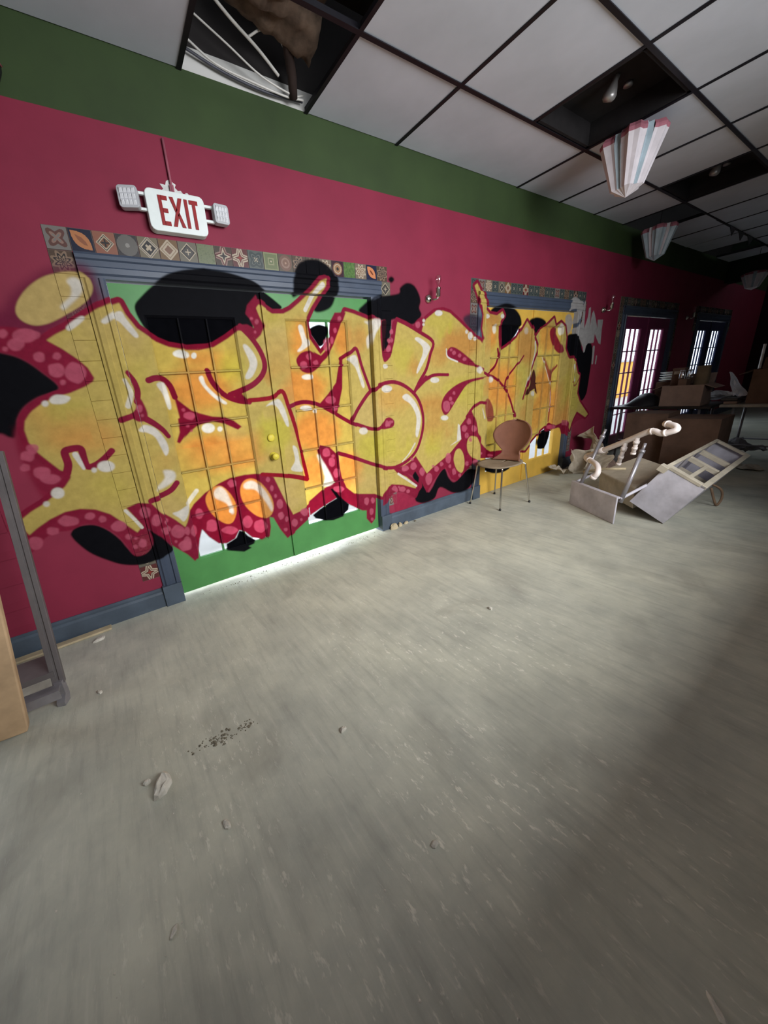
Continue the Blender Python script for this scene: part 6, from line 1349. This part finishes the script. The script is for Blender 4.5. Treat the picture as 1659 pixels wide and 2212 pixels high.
# ---------------------------------------------------------------- plaster and debris on the floor
def chip(x,y,sx,sy,h,seed,label,mat=M_chip,rot=0,name='plaster_chip',group='plaster chips on the floor'):
    R_=random.Random(seed);n=9;m=MB();P=[];
    rr=[R_.uniform(.7,1.15) for _ in range(n)]
    for lev,(s_,z) in enumerate(((1,0),(.94,h*.6),(.55,h))):
        for k in range(n):
            a=2*math.pi*k/n;q=rr[k]*s_*R_.uniform(.93,1.05);px,py=sx*q*math.cos(a),sy*q*math.sin(a)
            P.append((x+px*math.cos(rot)-py*math.sin(rot),y+px*math.sin(rot)+py*math.cos(rot),.0005+z*R_.uniform(.75,1.2)))
    F=[list(range(n))[::-1],[2*n+k for k in range(n)]]
    for l in(0,1):
        for k in range(n): F.append([l*n+k,l*n+(k+1)%n,(l+1)*n+(k+1)%n,(l+1)*n+k])
    m.add(P,F);return m.build(name,mat,label=label,cat='debris',group=group)
chip(-.915,-1.352,.058,.03,.028,1,'largest plaster flake on the floor in the left foreground',rot=1.0)
chip(-.966,-1.305,.014,.011,.014,2,'small white chip touching the largest plaster flake')
chip(-1.135,-.15,.042,.022,.012,3,'flat pale plaster shard on the floor beside the long lath',rot=.6)
chip(-1.13,-.655,.012,.018,.01,4,'small pale chip on the floor right of the rack foot',rot=.5)
chip(-.244,-1.565,.016,.010,.012,5,'small white chip alone on the floor ahead of the camera',rot=.3)
chip(-.751,-1.62,.012,.02,.01,6,'curled pale flake on the floor below the dirt streak',rot=.4)
chip(-.94,-1.785,.018,.008,.006,7,'narrow white flake in the near left foreground',rot=.8)
chip(.928,-1.43,.014,.012,.014,8,'small round chip on the open floor right of centre')
chip(.048,-2.6,.03,.009,.006,9,'narrow white flake in the bottom right corner',rot=.9)
chip(-.227,-2.05,.014,.01,.008,10,'small white flake on the scuffed floor at bottom centre')
chip(1.645,-.06,.014,.012,.012,13,'dark pellet on the floor beside the skirting between the doors',M_dirt)
chip(1.36,-.06,.05,.03,.045,11,'crumbled pale plaster lump at the right foot of the green doors',M_strip)
chip(1.45,-.045,.035,.02,.03,12,'smaller plaster crumb beside the lump at the green doors',M_strip,rot=.4)
chip(1.54,-.04,.04,.012,.02,14,'thin plaster crumb farthest right of the lump at the green doors',M_strip,rot=.1)
def grit(name,pts,label,mat,cat='debris'):
    m=MB()
    for (x,y,s_) in pts:
        n=5;a0=random.random()*6;P=[(x+s_*math.cos(a0+2*math.pi*k/n)*random.uniform(.6,1.2),y+s_*math.sin(a0+2*math.pi*k/n)*random.uniform(.6,1.2),.0004) for k in range(n)]+[(x+random.uniform(-.3,.3)*s_,y+random.uniform(-.3,.3)*s_,.0006+s_*random.uniform(.3,.7))]
        m.add(P,[[k,(k+1)%n,n] for k in range(n)]+[list(range(n))[::-1]])
    return m.build(name,mat,label=label,cat=cat,kind='stuff')
d1=[(-.70+random.gauss(0,.035)+.05*t,-1.29-.02*t+random.gauss(0,.015),random.choice([.002,.003,.004,.008])) for t in np.linspace(-1,1,90)]
grit('dirt_streak',d1,'ragged streak of dark dirt and grit on the floor, left foreground',M_dirt)
d2=[(-.574+random.gauss(0,.018),-1.295+random.gauss(0,.010),random.uniform(.002,.006)) for _ in range(30)]
grit('dirt_clump',d2,'small clump of dark dirt just right of the dirt streak',M_dirt)
d3=[]
for _ in range(420):
    x=random.uniform(-1.3,2.4);y=random.uniform(-2.6,-.3)
    if noise.noise(Vector((x*1.3,y*1.3,4)))>.05: d3.append((x,y,random.choice([.0015,.002,.002,.003,.004])))
grit('plaster_grit',d3,'fine pale plaster grit scattered over the floor',M_chip)
d4=[(random.uniform(-.5,1.3),-.035+random.gauss(0,.02),random.uniform(.002,.006)) for _ in range(90)]
grit('sill_grit',[q for q in d4 if q[1]<-.0],'fine dirt scattered along the foot of the green doors',M_dirt)
# ---------------------------------------------------------------- across the street, seen through the glass
M_yel=simple('yellow_render',(232,176,76),.8,0,.05,1)
yw=empty('garden_wall',(17,4.6,0),'yellow-orange low wall outside, seen through the mauve doors','wall')
m=MB();m.box((13.5,4.4,0),(19.2,4.7,1.45));m.build('body',M_yel,yw)
m=MB();m.box((13.45,4.35,1.45),(19.25,4.75,1.52));m.build('coping',M_pave,yw)
print('painted cells',STAT[0])
